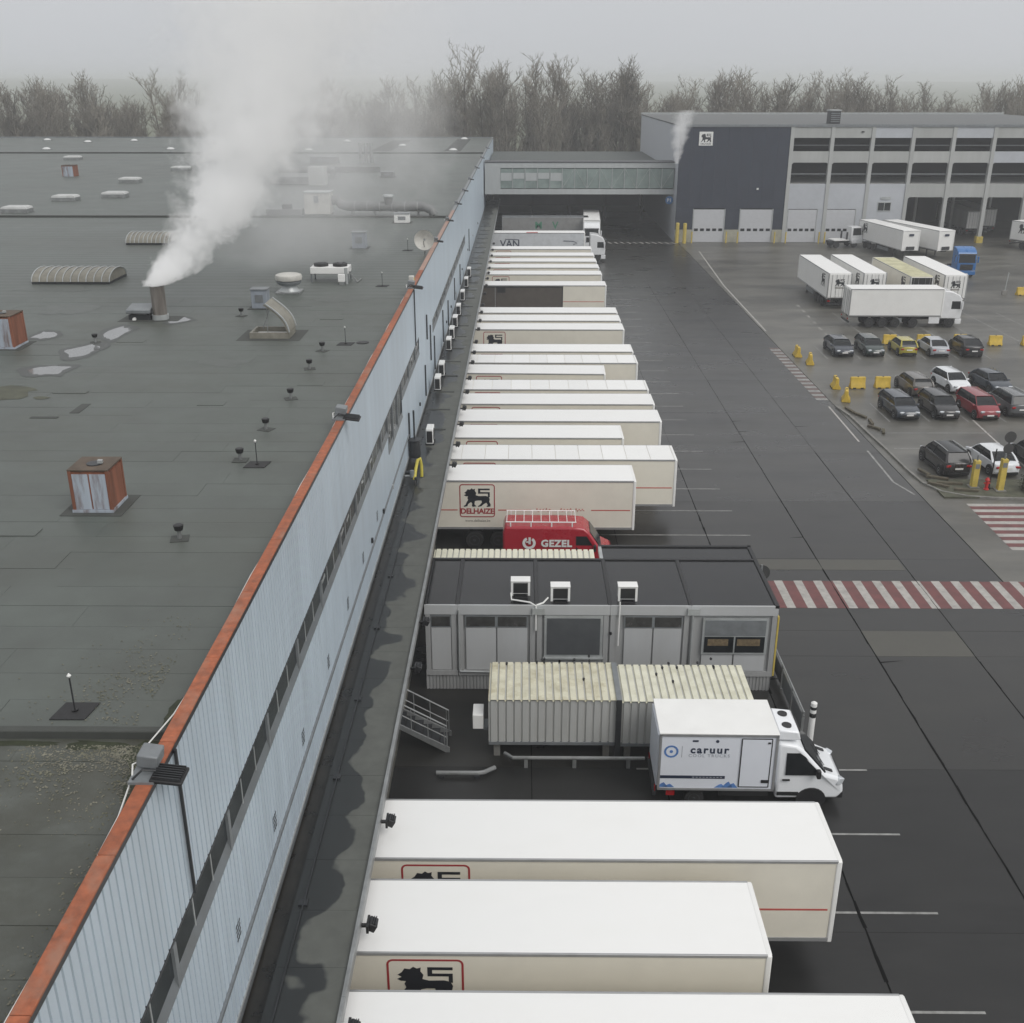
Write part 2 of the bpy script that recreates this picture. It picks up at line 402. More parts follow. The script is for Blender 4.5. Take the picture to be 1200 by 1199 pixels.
# kerb round the car park corner
kp = [(24.62, 80.6), (25.0, 78), (25.1, 74), (25.25, 70), (25.3, 66), (25.45, 63.6), (26.1, 62.0), (27.4, 61.2), (29.0, 60.9), (31.0, 60.8), (33.0, 60.8), (35.0, 60.8), (37.0, 60.8)]
kerb = tag(MB().box(25.9, 37, 61.0, 64.1, 0, 0.10).build('traffic_island', M('mossy_earth', (0.085, 0.085, 0.06), rough=0.9, var=0.4, scale=1.5, dirt=0.6, dirtcol=(0.05, 0.065, 0.03), dscale=2, bump=0.4, bscale=8)), kind='structure')
for a, b in zip(kp, kp[1:]):
    a, b = Vector(a), Vector(b); d = (b - a).length; nn = max(1, round(d / 1.0))
    for q in range(nn):
        c = a.lerp(b, (q + 0.5) / nn); ang = math.atan2((b-a).y, (b-a).x)
        MB().obox((0,0,0.06), (d/nn - 0.015, 0.15, 0.12)).build('kerb_stone', kerbm, kerb, loc=(c.x, c.y, 0)).rotation_euler = (0, 0, ang)

# ================================================================ WAREHOUSE
WX = -6.2
WT = 12.8
wh = thing('warehouse', 'long low warehouse with flat grey felt roof, pale blue ribbed cladding and rust red coping', 'warehouse', (0,0,0))
MB().box(-135, WX - 0.16, 6.0, 235, -0.05, 11.3).build('wall_core', grmetal, wh)
SECT = [(6.0, 16.95, 12.22), (17.05, 98.0, 12.35), (98.1, 186.0, 12.47), (186.1, 235.0, 12.62)]
deck = MB()
for a, b, z in SECT: deck.box(-135, WX - 0.3, a, b, 11.3, z - 0.012)
roof = deck.build('roof', feltdark, wh)
# felt rolls that can be told apart near by, plain sheets with fine laps further off
def roll(x0, x1, y0, y1, z):
    MB().box(x0, x1, y0, y1, z - 0.011, z).build('felt_strip', feltold if y0 < 16.6 else felt, roof)
y = 6.05
while y < 60:
    z = 12.22 if y < 16.5 else 12.35
    y1 = min(y + 1.015, 16.93 if y < 16.5 else 60.0)
    x = WX - 0.32
    first = True
    while x > -48:
        ln = rnd.uniform(2.5, 8.0) if first else 8.0
        first = False
        roll(max(-48, x - ln), x - 0.006, y + 0.004, y1 - 0.004, z + rnd.uniform(-0.004, 0.004)); x -= ln
    y = 17.06 if (y < 16.5 and y1 > 16.9) else y1
felt2 = M('roofing_felt_far', (0.09, 0.103, 0.093), rough=0.5, var=0.10, scale=0.25, dirt=0.4, dirtcol=(0.07, 0.075, 0.07), dscale=0.12, world=True, d2=(0.5, (0.062, 0.065, 0.055), 0.1, 0.48, 0.72, (0.5, 1, 1)))
nt = felt2.node_tree
wv = nt.nodes.new('ShaderNodeTexWave'); wv.bands_direction = 'Y'; wv.inputs['Scale'].default_value = 0.31
wv.inputs['Distortion'].default_value = 0.6
tcn = nt.nodes.new('ShaderNodeTexCoord'); nt.links.new(tcn.outputs['Object'], wv.inputs['Vector'])
bmp = nt.nodes.new('ShaderNodeBump'); bmp.inputs['Strength'].default_value = 0.25; bmp.inputs['Distance'].default_value = 0.05
nt.links.new(wv.outputs['Fac'], bmp.inputs['Height']); nt.links.new(bmp.outputs[0], nt.nodes['Principled BSDF'].inputs['Normal'])
for (x0, x1, y0, y1, z) in ((-134.9, -48.01, 6.05, 16.9, 12.22), (-134.9, -48.01, 17.1, 60.0, 12.35), (-134.9, WX - 0.32, 60.01, 97.9, 12.35)):
    MB().box(x0, x1, y0, y1, z - 0.01, z).build('felt_sheet', felt2, roof)
for (a, b, z) in SECT[2:]:
    xs = [-134.9, -96, -60, -34, WX - 0.32]
    for x0, x1 in zip(xs, xs[1:]):
        MB().box(x0, x1 - 0.02, a + 0.05, b - 0.1, z - 0.01, z).build('felt_sheet', felt2, roof)
# upstands where the roof steps
for a, z in ((17.0, 12.40), (98.05, 12.53), (186.05, 12.70)):
    MB().box(-134.9, WX - 0.33, a - 0.09, a + 0.09, z - 0.3, z).build('expansion_joint', feltdark, roof, bevel=0.03)
MB().box(-134.9, WX - 0.33, 234.6, 235.0, 12.3, 12.85).build('rear_parapet', grmetal, roof)
for (x0, x1, y0, y1) in ((-13.4, -10.6, 190, 230), (-26, -22.5, 190, 226)):
    MB().box(x0, x1, y0, y1, 12.621, 12.628).build('walkway_felt', feltdark, roof)
# moss, grit and fallen leaves gathered in the low corner
mossm = M('moss_and_grit', (0.17, 0.165, 0.13), rough=0.95, var=0.4, scale=6, dirt=0.9, dirtcol=(0.08, 0.085, 0.04), dscale=2)
mo = MB()
for k in range(4200):
    t = rnd.random()
    if t < 0.6: x, yq = -6.8 - abs(rnd.gauss(0, 1.5)), 16.7 - abs(rnd.gauss(0, 0.9))
    elif t < 0.8: x, yq = WX - 0.36 - abs(rnd.gauss(0, 0.25)), rnd.uniform(9, 16.8)
    else: x, yq = -7.3 - abs(rnd.gauss(0, 0.9)), 17.2 + abs(rnd.gauss(0, 1.8))
    if x < -11 or math.sin(x * 3.1) * math.cos(yq * 2.7 + x) < rnd.uniform(-0.9, 0.5): continue
    s_ = rnd.uniform(0.010, 0.034); a = rnd.uniform(0, 6.28); zz = (12.225 if yq < 16.9 else 12.356)
    ca, sa = math.cos(a) * s_, math.sin(a) * s_
    mo.add([(x+ca, yq+sa, zz), (x-sa*.7, yq+ca*.7, zz+0.004), (x-ca, yq-sa, zz), (x+sa*.7, yq-ca*.7, zz+0.006), (x, yq, zz+0.014)], [(0,1,4),(1,2,4),(2,3,4),(3,0,4)])
tag(mo.build('moss_clumps', mossm, roof), kind='stuff')
for x_, y_, a_, b_ in ((-6.95, 16.45, 0.35, 0.42), (-7.9, 16.7, 0.6, 0.16), (-6.8, 15.6, 0.2, 0.5), (-9.3, 16.75, 0.7, 0.1), (-6.72, 17.6, 0.14, 0.5)):   # wet moss in the corner
    pts = [(x_ + a_ * (1 + 0.3 * rnd.uniform(-1, 1)) * math.cos(t_), y_ + b_ * (1 + 0.3 * rnd.uniform(-1, 1)) * math.sin(t_)) for t_ in [2 * PI * k / 20 for k in range(20)]]
    mm_ = MB(); mm_.v = [(p[0], min(p[1], 16.88) if y_ < 17 else p[1], 12.227 if y_ < 17 else 12.358) for p in pts]; mm_.f = [tuple(range(20))]
    mm_.build('moss_patch', M('wet_moss', (0.030, 0.036, 0.018), rough=0.8, var=0.4, scale=6), roof)
# ribbed wall cladding: one sheet every two metres above and below the window band
def ribbed(y0, y1, z0, z1, pitch=0.25):
    m = MB(); pts = []; n = round((y1 - y0) / pitch); p = (y1 - y0) / n
    for k in range(n):
        a = y0 + k * p
        pts += [(a, 0), (a + p*0.76, 0), (a + p*0.79, -0.07), (a + p*0.96, -0.07), (a + p - 0.0001, 0)]
    pts[0] = (y0, 0)
    for yq, xq in pts: m.v += [(xq, yq, z0), (xq, yq, z1)]
    for k in range(len(pts) - 1): m.f.append((2*k, 2*k+2, 2*k+3, 2*k+1))
    return m
PW = 2.0
up_me = ribbed(0, PW, 9.46, 12.62).mesh('cladding_sheet', clad)
lo_me = ribbed(0, PW, 4.55, 8.46).mesh('cladding_sheet', clad)
full_me = ribbed(0, PW, 4.55, 12.62).mesh('cladding_sheet', clad)
lo2_me = ribbed(0, PW, 4.55, 7.55).mesh('cladding_sheet', clad)
up2_me = ribbed(0, PW, 8.42, 12.62).mesh('cladding_sheet', clad)
y = 7.0
cladw = empty_part('clad_wall', wh)
while y < 234.5:
    ms = (up_me, lo_me) if y < 63 else ((up2_me, lo2_me) if 73 <= y < 117 else (full_me,))
    if 47 <= y < 53: ms = (up_me, lo2_me)
    for me in ms: inst('cladding_sheet', me, cladw, (WX, y, 0))
    y += PW
# coping: bright rust red near by, weathered further along
y = 7.0
k = 0
while y < 234:
    ln = 3.0
    MB().box(-0.25, 0.03, 0.006, ln - 0.006, 0, 0.05).build('coping_piece', coping_m if y < 66 else coping_f if y < 100 else grmetal, cladw, loc=(WX, y, WT - 0.05), bevel=0.012)
    y += ln
MB().box(WX - 0.22, WX - 0.04, 7, 234.4, 12.2, WT - 0.05).build('parapet', feltdark, cladw)
MB().box(WX - 0.04, WX + 0.012, 7, 234.4, 12.62, WT - 0.05).build('drip_edge', dkmetal, cladw)
# window bands
wb = empty_part('window_band', wh)
paneM = M('band_glass', (0.02, 0.026, 0.03), rough=0.12, var=0.3, scale=0.7)
sillM = M('band_sill', (0.14, 0.155, 0.165), rough=0.5, var=0.12, dirt=0.3)
def band(y0, y1, z0, z1, pitch=1.25, post=3):
    MB().box(WX - 0.14, WX - 0.12, y0, y1, z0, z1).build('band_back', blackp, wb)
    MB().add([(WX - 0.05, y0, z0 + 0.28), (WX - 0.05, y1, z0 + 0.28), (WX + 0.03, y1, z0 - 0.02), (WX + 0.03, y0, z0 - 0.02), (WX-0.05, y0, z0-0.05), (WX-0.05, y1, z0-0.05)], [(0,1,2,3),(2,5,4,3),(0,3,4),(1,5,2)]).build('sill', sillM, wb)
    MB().box(WX - 0.1, WX + 0.012, y0, y1, z1 - 0.04, z1 + 0.01).build('head_flashing', dkmetal, wb)
    n = round((y1 - y0) / pitch); p = (y1 - y0) / n
    for k in range(n):
        a = y0 + k * p
        MB().box(WX - 0.06, WX - 0.03, a + 0.03, a + p - 0.03, z0 + 0.27, z1 - 0.045).build('window_pane', paneM, wb)
        wd = 0.16 if k % post == 0 else 0.04
        MB().box(WX - 0.11, WX - (-0.03 if k % post == 0 else 0.02), a - wd/2, a + wd/2, z0 + (0.0 if k % post == 0 else 0.2), z1 - 0.05).build('mullion', grmetal if k % post == 0 else ltmetal, wb)
        if rnd.random() < 0.22:
            MB().obox((WX - 0.024, a + p * 0.5, z0 + 0.72), (0.01, p * 0.4, 0.10), rx=rnd.uniform(-.2, .2)).build('raised_blind', ltmetal, wb)
band(7.2, 47.0, 8.48, 9.46)
band(47.0, 53.0, 7.57, 9.46, 1.0, 2)
band(53.0, 63.0, 8.48, 9.46)
band(73.0, 117.0, 7.57, 8.42, 1.4, 3)
# wall fittings: rail, downpipes, perforated vents
fit = empty_part('wall_fittings', wh)
MB().box(WX + 0.002, WX + 0.06, 7, 56, 5.72, 5.82).build('cable_rail', grmetal, fit)
MB().box(WX + 0.002, WX + 0.03, 7, 120, 4.58, 4.66).build('base_flashing', ltmetal, fit)
for yq in (15.9, 60.7): MB().cyl((WX + 0.05, yq, 9.5), (WX + 0.05, yq, WT - 0.1), 0.035, n=8).build('downpipe', dkmetal, fit)
for yq, a, b in ((55.5, 4.8, 7.0), (68.0, 8.2, 9.8), (70.5, 6.2, 8.6), (73.5, 4.8, 7.2), (82, 4.8, 7.3), (88, 4.8, 6.9), (97, 5.2, 7.2), (106, 5, 7), (125, 5.5, 8.0), (66, 5.0, 7.0)):
    MB().cyl((WX + 0.06, yq, a), (WX + 0.06, yq, b), 0.05, n=6).build('downpipe', dkmetal, fit)
holeM = blackp
for yq in (14.6, 18.19, 21.9, 25.63, 29.86, 33.97, 37.91, 42.2):
    v_ = MB().box(WX + 0.002, WX + 0.006, yq - 0.17, yq + 0.17, 6.16, 6.64).build('wall_vent', clad, fit)
    hm = MB()
    for a in range(3):
        for b in range(4):
            hm.obox((WX + 0.009, yq - 0.11 + a * 0.11, 6.22 + b * 0.12), (0.004, 0.085, 0.07), rx=0.5)
    tag(hm.build('vent_holes', holeM, v_), kind='stuff')
for yq in (40.2, 44, 47.5, 58, 62, 86, 92, 99, 110, 122, 135, 150):
    MB().obox((WX + 0.05, yq, 5.9 + 0.4 * math.sin(yq)), (0.08, 0.14, 0.2)).build('junction_box', ltmetal if int(yq) % 2 else dkmetal, fit)
# white cable lying along the coping
cb = MB(); pts = []
for k in range(60):
    yq = 7 + k * 1.0; pts.append((WX - 0.275 - 0.012 * math.sin(yq * 0.9) - (0.22 * math.exp(-((yq - 15.6) / 0.9) ** 2)), yq, 12.72 + 0.02 * math.sin(yq * 2)))
tag(cb.tube(pts, 0.014, 5).build('cable', whitepl), 'thin white cable lying along the inner edge of the rust red coping', 'cable')
# dock wall under the canopy
MB().box(WX - 0.15, -4.95, 6, 190, -0.02, 4.34).build('dock_wall', grmetal, wh)
# ---------------------------------------------------------------- canopy over the loading docks
can = thing('loading_canopy', 'narrow felt covered canopy running along the warehouse wall above the loading docks', 'canopy')
wet = M('canopy_felt', (0.10, 0.104, 0.093), rough=0.72, var=0.14, scale=1.6, bump=0.08, bscale=50, world=True)
nt = wet.node_tree; n = nt.nodes; l = nt.links; b = n['Principled BSDF']
ge = n.new('ShaderNodeNewGeometry'); sp_ = n.new('ShaderNodeSeparateXYZ'); l.new(ge.outputs['Position'], sp_.inputs[0])
no = n.new('ShaderNodeTexNoise'); no.inputs['Scale'].default_value = 0.62; no.inputs['Detail'].default_value = 3; no.inputs['Roughness'].default_value = 0.42
mpc = n.new('ShaderNodeMapping'); mpc.inputs['Scale'].default_value = (0.8, 1, 1); l.new(ge.outputs['Position'], mpc.inputs[0]); l.new(mpc.outputs[0], no.inputs['Vector'])
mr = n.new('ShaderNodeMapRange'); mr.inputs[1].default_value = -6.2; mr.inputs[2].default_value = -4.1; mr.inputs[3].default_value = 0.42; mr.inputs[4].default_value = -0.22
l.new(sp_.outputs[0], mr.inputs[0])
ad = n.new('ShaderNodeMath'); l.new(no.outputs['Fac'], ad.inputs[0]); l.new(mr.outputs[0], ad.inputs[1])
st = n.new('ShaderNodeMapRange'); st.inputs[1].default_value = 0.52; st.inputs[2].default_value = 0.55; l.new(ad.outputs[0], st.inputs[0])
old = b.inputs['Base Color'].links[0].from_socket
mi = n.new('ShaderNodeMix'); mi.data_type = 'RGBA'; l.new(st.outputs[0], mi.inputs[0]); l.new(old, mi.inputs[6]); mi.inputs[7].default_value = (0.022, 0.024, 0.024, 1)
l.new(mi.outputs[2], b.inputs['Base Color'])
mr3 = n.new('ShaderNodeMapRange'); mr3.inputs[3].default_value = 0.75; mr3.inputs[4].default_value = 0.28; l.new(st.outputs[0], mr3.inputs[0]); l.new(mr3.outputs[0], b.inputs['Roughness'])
y = 6.0
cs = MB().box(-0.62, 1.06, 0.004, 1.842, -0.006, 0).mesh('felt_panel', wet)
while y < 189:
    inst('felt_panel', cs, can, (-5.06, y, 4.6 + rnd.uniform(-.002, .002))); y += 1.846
MB().box(-5.67, -3.99, 6, 190.8, 4.30, 4.592).build('deck', dkmetal, can)
MB().box(WX + 0.03, -5.68, 6, 190.8, 4.30, 4.38).build('gutter', M('wet_gutter', (0.018, 0.016, 0.013), rough=0.3, var=0.5, scale=2), can)
y = 6.0
while y < 190:
    MB().prism([(-4.0, 4.40), (-3.90, 4.40), (-3.90, 4.66), (-3.93, 4.69), (-4.0, 4.69)], 'y', y + 0.004, y + 5.996).build('fascia_piece', galv, can); y += 6.0
pipe = [(-5.42, y_, 4.66) for y_ in range(7, 55, 4)]
MB().tube(pipe, 0.02, 6).build('roof_conduit', dkmetal, can)
for y_ in (16.5, 21, 26.2, 30.5, 35.5, 40):
    MB().box(-5.54, -5.32, y_ - 0.12, y_ + 0.12, 4.6, 4.66).build('conduit_block', dkmetal, can)
yq = 60
while yq < 185:                      # ribs that stiffen the far half of the canopy roof
    MB().box(-5.9, -4.5, yq, yq + 0.18, 4.6, 4.64).build('stiffening_batten', feltdark, can); yq += 4.1
# ================================================================ FAR BUILDING
FY = 172.5
navy = M('dark_blue_cladding', (0.022, 0.029, 0.047), rough=0.5, var=0.12, scale=0.5, dirt=0.3, dirtcol=(0.032, 0.039, 0.055), dscale=0.3)
conc = M('pale_concrete_panel', (0.40, 0.41, 0.40), rough=0.75, var=0.08, scale=0.6, dirt=0.4, dirtcol=(0.28, 0.28, 0.26), dscale=0.4, streak=True, objvar=0.07)
paleblue = M('pale_wall_sheet', (0.44, 0.46, 0.49), rough=0.55, var=0.05, scale=0.5, dirt=0.25, dirtcol=(0.33, 0.34, 0.35))
doorM = M('roller_door', (0.50, 0.51, 0.53), rough=0.5, var=0.04, dirt=0.2, dirtcol=(0.4, 0.4, 0.4))
plinth = M('plinth_concrete', (0.36, 0.35, 0.28), rough=0.8, var=0.15, dirt=0.5, dirtcol=(0.2, 0.19, 0.15))
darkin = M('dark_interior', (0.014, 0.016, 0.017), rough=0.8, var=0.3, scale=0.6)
fb = thing('distribution_building', 'three storey depot with dark blue clad end, roller doors and open parking decks', 'building')
def part(name, mat, par, *bx_, bevel=0):
    m = MB()
    m.box(*bx_)
    return m.build(name, mat, par, bevel=bevel)
# dark block: horizontal cladding sheets
X0, X1 = 24.0, 40.9
part('block_core', darkin, fb, X0 + 0.15, X1 - 0.1, FY + 0.2, 229.8, 0, 17.0)
dkw = empty_part('dark_wall', fb)
xs = [X0, 26.7, 31.8, 34.0, 39.3, X1]
for k in range(9):                       # columns of tall sheets, cut round the two doors
    a = X0 + (X1 - X0) * k / 9; b_ = X0 + (X1 - X0) * (k + 1) / 9
    part('cladding_sheet', navy, dkw, a + 0.006, b_ - 0.006, FY, FY + 0.14, 5.2, 17.2)
for a, b_ in ((X0, 26.7), (31.8, 34.0), (39.3, X1)):
    part('cladding_sheet', navy, dkw, a + 0.006, b_ - 0.006, FY, FY + 0.14, 1.95, 5.19)
    part('plinth', plinth, dkw, a + 0.006, b_ - 0.006, FY - 0.06, FY + 0.14, 0, 1.94)
for k in range(8):                       # plain pale side wall
    part('side_sheet', paleblue, fb, X0, X0 + 0.14, FY + 0.15 + k * 7.15, FY + 0.15 + k * 7.15 + 7.13, 0, 17.2)
def door(xa, xb, par):
    e = part('roller_door', doorM, par, xa, xb, FY + 0.06, FY + 0.16, 0.02, 5.0)
    n_ = 8
    for k in range(n_):
        part('door_panel', doorM, e, xa + 0.05, xb - 0.05, FY + 0.03, FY + 0.06, 0.05 + k * 0.615, 0.05 + k * 0.615 + 0.60)
    for k in range(5):
        w = (xb - xa) / 5.3
        c = xa + (xb - xa) * (k + 0.5) / 5
        part('door_window', glassd, e, c - w * 0.34, c + w * 0.34, FY + 0.01, FY + 0.029, 1.72, 2.12, bevel=0)
    part('door_jamb', ltmetal, e, xa - 0.13, xa - 0.002, FY - 0.02, FY + 0.17, 0, 5.1)
    part('door_jamb', ltmetal, e, xb + 0.002, xb + 0.13, FY - 0.02, FY + 0.17, 0, 5.1)
for a, b_ in ((26.85, 31.65), (34.15, 39.15)): door(a, b_, dkw)
# pillars and spandrels of the parking decks
PX = [41.16 + 6.17 * k for k in range(10)]
XE = PX[-1] + 0.3
for k, x in enumerate(PX):
    part('pillar', conc, fb, x - 0.28, x + 0.28, FY - 0.12, FY + 0.6, 0, 17.3)
deckw = empty_part('deck_front', fb)
for k in range(len(PX) - 1):
    a, b_ = PX[k] + 0.285, PX[k+1] - 0.285
    part('spandrel_panel', paleblue if k in (2, 4) else conc, deckw, a, b_, FY, FY + 0.25, 15.62, 17.3)
    part('spandrel_panel', paleblue if k in (5,) else conc, deckw, a, b_, FY, FY + 0.25, 12.02, 13.66)
    for zz in (13.66, 8.88):             # haunches under the beams
        pass
    part('guard_rail', grmetal, deckw, a, b_, FY + 0.3, FY + 0.36, 10.25, 10.4)
    part('guard_rail', grmetal, deckw, a, b_, FY + 0.3, FY + 0.36, 14.5, 14.58)
    for s_, xx in ((1, a), (-1, b_)):
        MB().prism([(xx, 12.02), (xx + s_ * 0.28, 12.02), (xx, 11.75)], 'y', FY, FY + 0.25).build('haunch', conc, deckw)
        if k >= 3: MB().prism([(xx, 6.9), (xx + s_ * 0.25, 6.9), (xx, 6.65)], 'y', FY, FY + 0.25).build('haunch', conc, deckw)
    if k < 3:
        da, db = (41.6, 46.1) if k == 0 else (47.6, 52.1) if k == 1 else (None, None)
        if da:
            part('wall_sheet', paleblue, deckw, a, b_, FY, FY + 0.25, 5.1, 8.88)
            if da - a > 0.02: part('wall_sheet', paleblue, deckw, a, da - 0.135, FY, FY + 0.25, 0, 5.09)
            part('wall_sheet', paleblue, deckw, db + 0.135, b_, FY, FY + 0.25, 0, 5.09)
            door(da, db, deckw)
        else:
            part('wall_sheet', paleblue, deckw, a, b_, FY, FY + 0.25, 0, 8.88)
            w_ = part('window', ltmetal, deckw, 55.4, 57.5, FY - 0.06, FY - 0.004, 4.75, 6.2)
            for q in range(2): part('pane', glassd, w_, 55.5 + q * 1.0, 56.4 + q * 1.0, FY - 0.08, FY - 0.062, 4.9, 6.05)
            part('shutter_box', ltmetal, deckw, 55.8, 57.3, FY - 0.12, FY - 0.004, 6.55, 6.95)
    else:
        part('spandrel_panel', conc, deckw, a, b_, FY, FY + 0.25, 6.9, 8.88)
    if k in (1, 5): part('wall_lamp', dkmetal, deckw, b_ - 1.6, b_ - 1.2, FY - 0.15, FY - 0.002, 16.4, 16.6)
part('floor_slab', conc, fb, X1 + 0.1, XE, FY + 0.62, 229.6, 8.3, 8.85)
part('floor_slab', conc, fb, X1 + 0.1, XE, FY + 0.62, 229.6, 12.2, 12.7)
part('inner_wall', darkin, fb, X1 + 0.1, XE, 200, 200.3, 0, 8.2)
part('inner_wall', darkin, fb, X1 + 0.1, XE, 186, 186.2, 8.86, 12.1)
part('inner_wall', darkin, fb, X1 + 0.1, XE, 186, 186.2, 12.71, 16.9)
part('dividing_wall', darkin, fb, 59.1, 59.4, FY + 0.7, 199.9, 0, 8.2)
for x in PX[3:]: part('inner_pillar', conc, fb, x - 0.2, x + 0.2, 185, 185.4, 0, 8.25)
part('roof', M('grey_roof_membrane', (0.12, 0.125, 0.125), rough=0.75, var=0.12, scale=0.15), fb, X0 - 0.05, XE, FY - 0.05, 229.9, 17.3, 17.42)
part('roof_edge', ltmetal, fb, X0 - 0.05, XE, 229.95, 230.3, 17.0, 17.75)
part('roof_edge', grmetal, fb, X0 - 0.06, XE, FY - 0.16, FY - 0.055, 17.2, 17.55)
bx_ = part('roof_plant', dkmetal, fb, 48.1, 49.7, 178, 180, 17.43, 19.3)
part('plant_cap', ltmetal, bx_, 48.0, 49.8, 177.9, 180.1, 19.31, 19.5)
for k in range(5): part('louvre', grmetal, bx_, 48.2, 49.6, 177.93, 177.99, 17.7 + k * 0.3, 17.85 + k * 0.3)
# emblem board
def lion(par, mat, w, h, ox, y, oz):
    body = [(0.02,0.60),(0.10,0.66),(0.03,0.72),(0.10,0.79),(0.15,0.90),(0.24,0.88),(0.30,0.95),(0.36,0.90),(0.43,0.93),(0.42,0.82),(0.47,0.72),(0.45,0.60),
            (0.56,0.555),(0.82,0.565),(0.93,0.52),(0.97,0.40),(0.95,0.27),(1.0,0.12),(0.99,0.02),(0.86,0.0),(0.85,0.05),(0.90,0.09),(0.84,0.22),(0.74,0.14),(0.66,0.04),(0.54,0.0),(0.53,0.05),(0.60,0.10),(0.68,0.24),(0.66,0.33),
            (0.52,0.33),(0.42,0.30),(0.40,0.14),(0.47,0.03),(0.34,0.0),(0.30,0.05),(0.32,0.16),(0.28,0.26),(0.16,0.14),(0.14,0.04),(0.02,0.0),(0.0,0.05),(0.07,0.10),(0.11,0.24),(0.17,0.36),(0.14,0.46),(0.17,0.54),(0.08,0.55)]
    tail = [(0.90,0.50),(0.97,0.50),(0.97,0.76),(0.62,0.76),(0.62,0.86),(0.97,0.86),(0.97,0.94),(0.54,0.94),(0.54,0.68),(0.90,0.68)]
    e = MB()
    for poly in (body, tail):
        e.prism([(ox + p[0] * w, oz + p[1] * h) for p in poly], 'y', y - 0.004, y)
    return e.build('lion_emblem', mat, par)
bd = part('emblem_board', whitepl, fb, 26.95, 29.05, FY - 0.1, FY - 0.003, 14.5, 16.5)
lion(bd, logoblk, 1.6, 1.3, 27.2, FY - 0.103, 14.98)
lettering('DELHAIZE', 0.36, logoblk, bd, (28.0, FY - 0.104, 14.74), bold=0.005)
part('wall_lamp', whitepl, fb, 36.35, 36.65, FY - 0.12, FY - 0.003, 8.0, 8.25)
# steel posts guarding the doors
for k, (x, yq) in enumerate(((24.3, 171.6), (25.4, 171.2), (26.6, 171.6), (32.0, 171.6), (33.8, 171.6), (39.6, 171.6), (41.3, 171.4), (46.5, 171.4), (47.4, 171.4))):
    big = k < 2
    p_ = thing('guard_post', 'thick yellow guard post at the corner of the dark blue wall' if big else 'short dull yellow guard post beside a roller door', 'post', (x, yq, 0), 0, 'corner guard posts' if big else 'posts beside the roller doors')
    h = 3.0 if big else 1.7; r_ = 0.28 if big else 0.11
    MB().cyl((0,0,0), (0,0,h), r_, n=14).build('shaft', postyel, p_)
    MB().lathe([(r_, 0), (r_ * 0.8, r_ * 0.3), (0.01, r_ * 0.45)], (0,0,h), 14).build('cap', postyel, p_)
for x in (65.7, 71.9):
    p_ = thing('pillar_guard', 'low yellow collar round a concrete pillar of the open deck', 'guard', (x, FY - 0.15, 0), 0, 'collars round the deck pillars')
    for s_ in (-1, 1): MB().box(s_ * 0.42 - 0.08, s_ * 0.42 + 0.08, -0.35, 0.5, 0, 1.0).build('side_plate', postyel, p_)
    MB().box(-0.5, 0.5, -0.45, -0.36, 0, 1.0).build('front_plate', postyel, p_)
# ---------------------------------------------------------------- bridge
br = thing('skybridge', 'pale enclosed footbridge with a long glazed strip joining warehouse and depot', 'bridge')
BY = 176.0
brm = M('bridge_cladding', (0.40, 0.42, 0.42), rough=0.5, var=0.06, dirt=0.25, dirtcol=(0.3, 0.31, 0.3), streak=True)
part('floor_beam', brm, br, -6.0, 24.6, BY, BY + 4.0, 6.95, 7.75)
part('roof_slab', brm, br, -6.0, 24.6, BY, BY + 4.0, 10.95, 11.75)
part('roof_sheet', dkmetal, br, -6.05, 24.65, BY - 0.08, BY + 4.1, 11.752, 11.87)
part('end_panel', brm, br, -6.0, -3.6, BY + 0.01, BY + 0.2, 7.752, 10.948)
part('end_panel', brm, br, 24.0, 24.6, BY + 0.01, BY + 0.2, 7.752, 10.948)
part('rear_wall', M('bridge_rear_glazing', (0.22, 0.26, 0.25), rough=0.3, var=0.15, scale=0.6), br, -6.0, 24.6, BY + 3.8, BY + 3.95, 7.752, 10.948)
gl = M('bridge_glass', (0.20, 0.25, 0.235), rough=0.12, var=0.2, scale=0.5, dirt=0.4, dirtcol=(0.30, 0.34, 0.33), dscale=0.5)
npn = 14
for k in range(npn):
    a = -3.58 + 27.56 * k / npn; w = 27.56 / npn
    part('glass_pane', gl, br, a + 0.06, a + w - 0.06, BY + 0.10, BY + 0.14, 7.86, 10.84)
    part('mullion', ltmetal, br, a - 0.05, a + 0.05, BY + 0.02, BY + 0.2, 7.752, 10.948)
    if k >= 5:
        s_ = 1 if k % 2 else -1
        MB().cyl((a + w/2 - s_ * w/2.2, BY + 0.09, 7.95), (a + w/2 + s_ * w/2.2, BY + 0.09, 10.8), 0.035, n=6).build('bracing_bar', ltmetal, br)
    else:
        part('blind', brm, br, a + 0.1, a + w - 0.1, BY + 0.06, BY + 0.085, 9.0 + 0.3 * (k % 2), 10.2)
sg = thing('round_sign', 'round blue parking sign with white P1 under the bridge end', 'sign', (23.3, BY - 0.4, 6.1))
MB().cyl((0, 0, 0), (0, 0.05, 0), 0.62, n=28).build('disc', M('sign_blue', (0.03, 0.13, 0.32), rough=0.4, var=0.05), sg)
MB().box(-0.05, 0.05, 0.052, 0.1, -0.2, 0.84).build('hanger', grmetal, sg)
lettering('P1', 0.72, whitepl, sg, (0, -0.006, -0.02), bold=0.012)
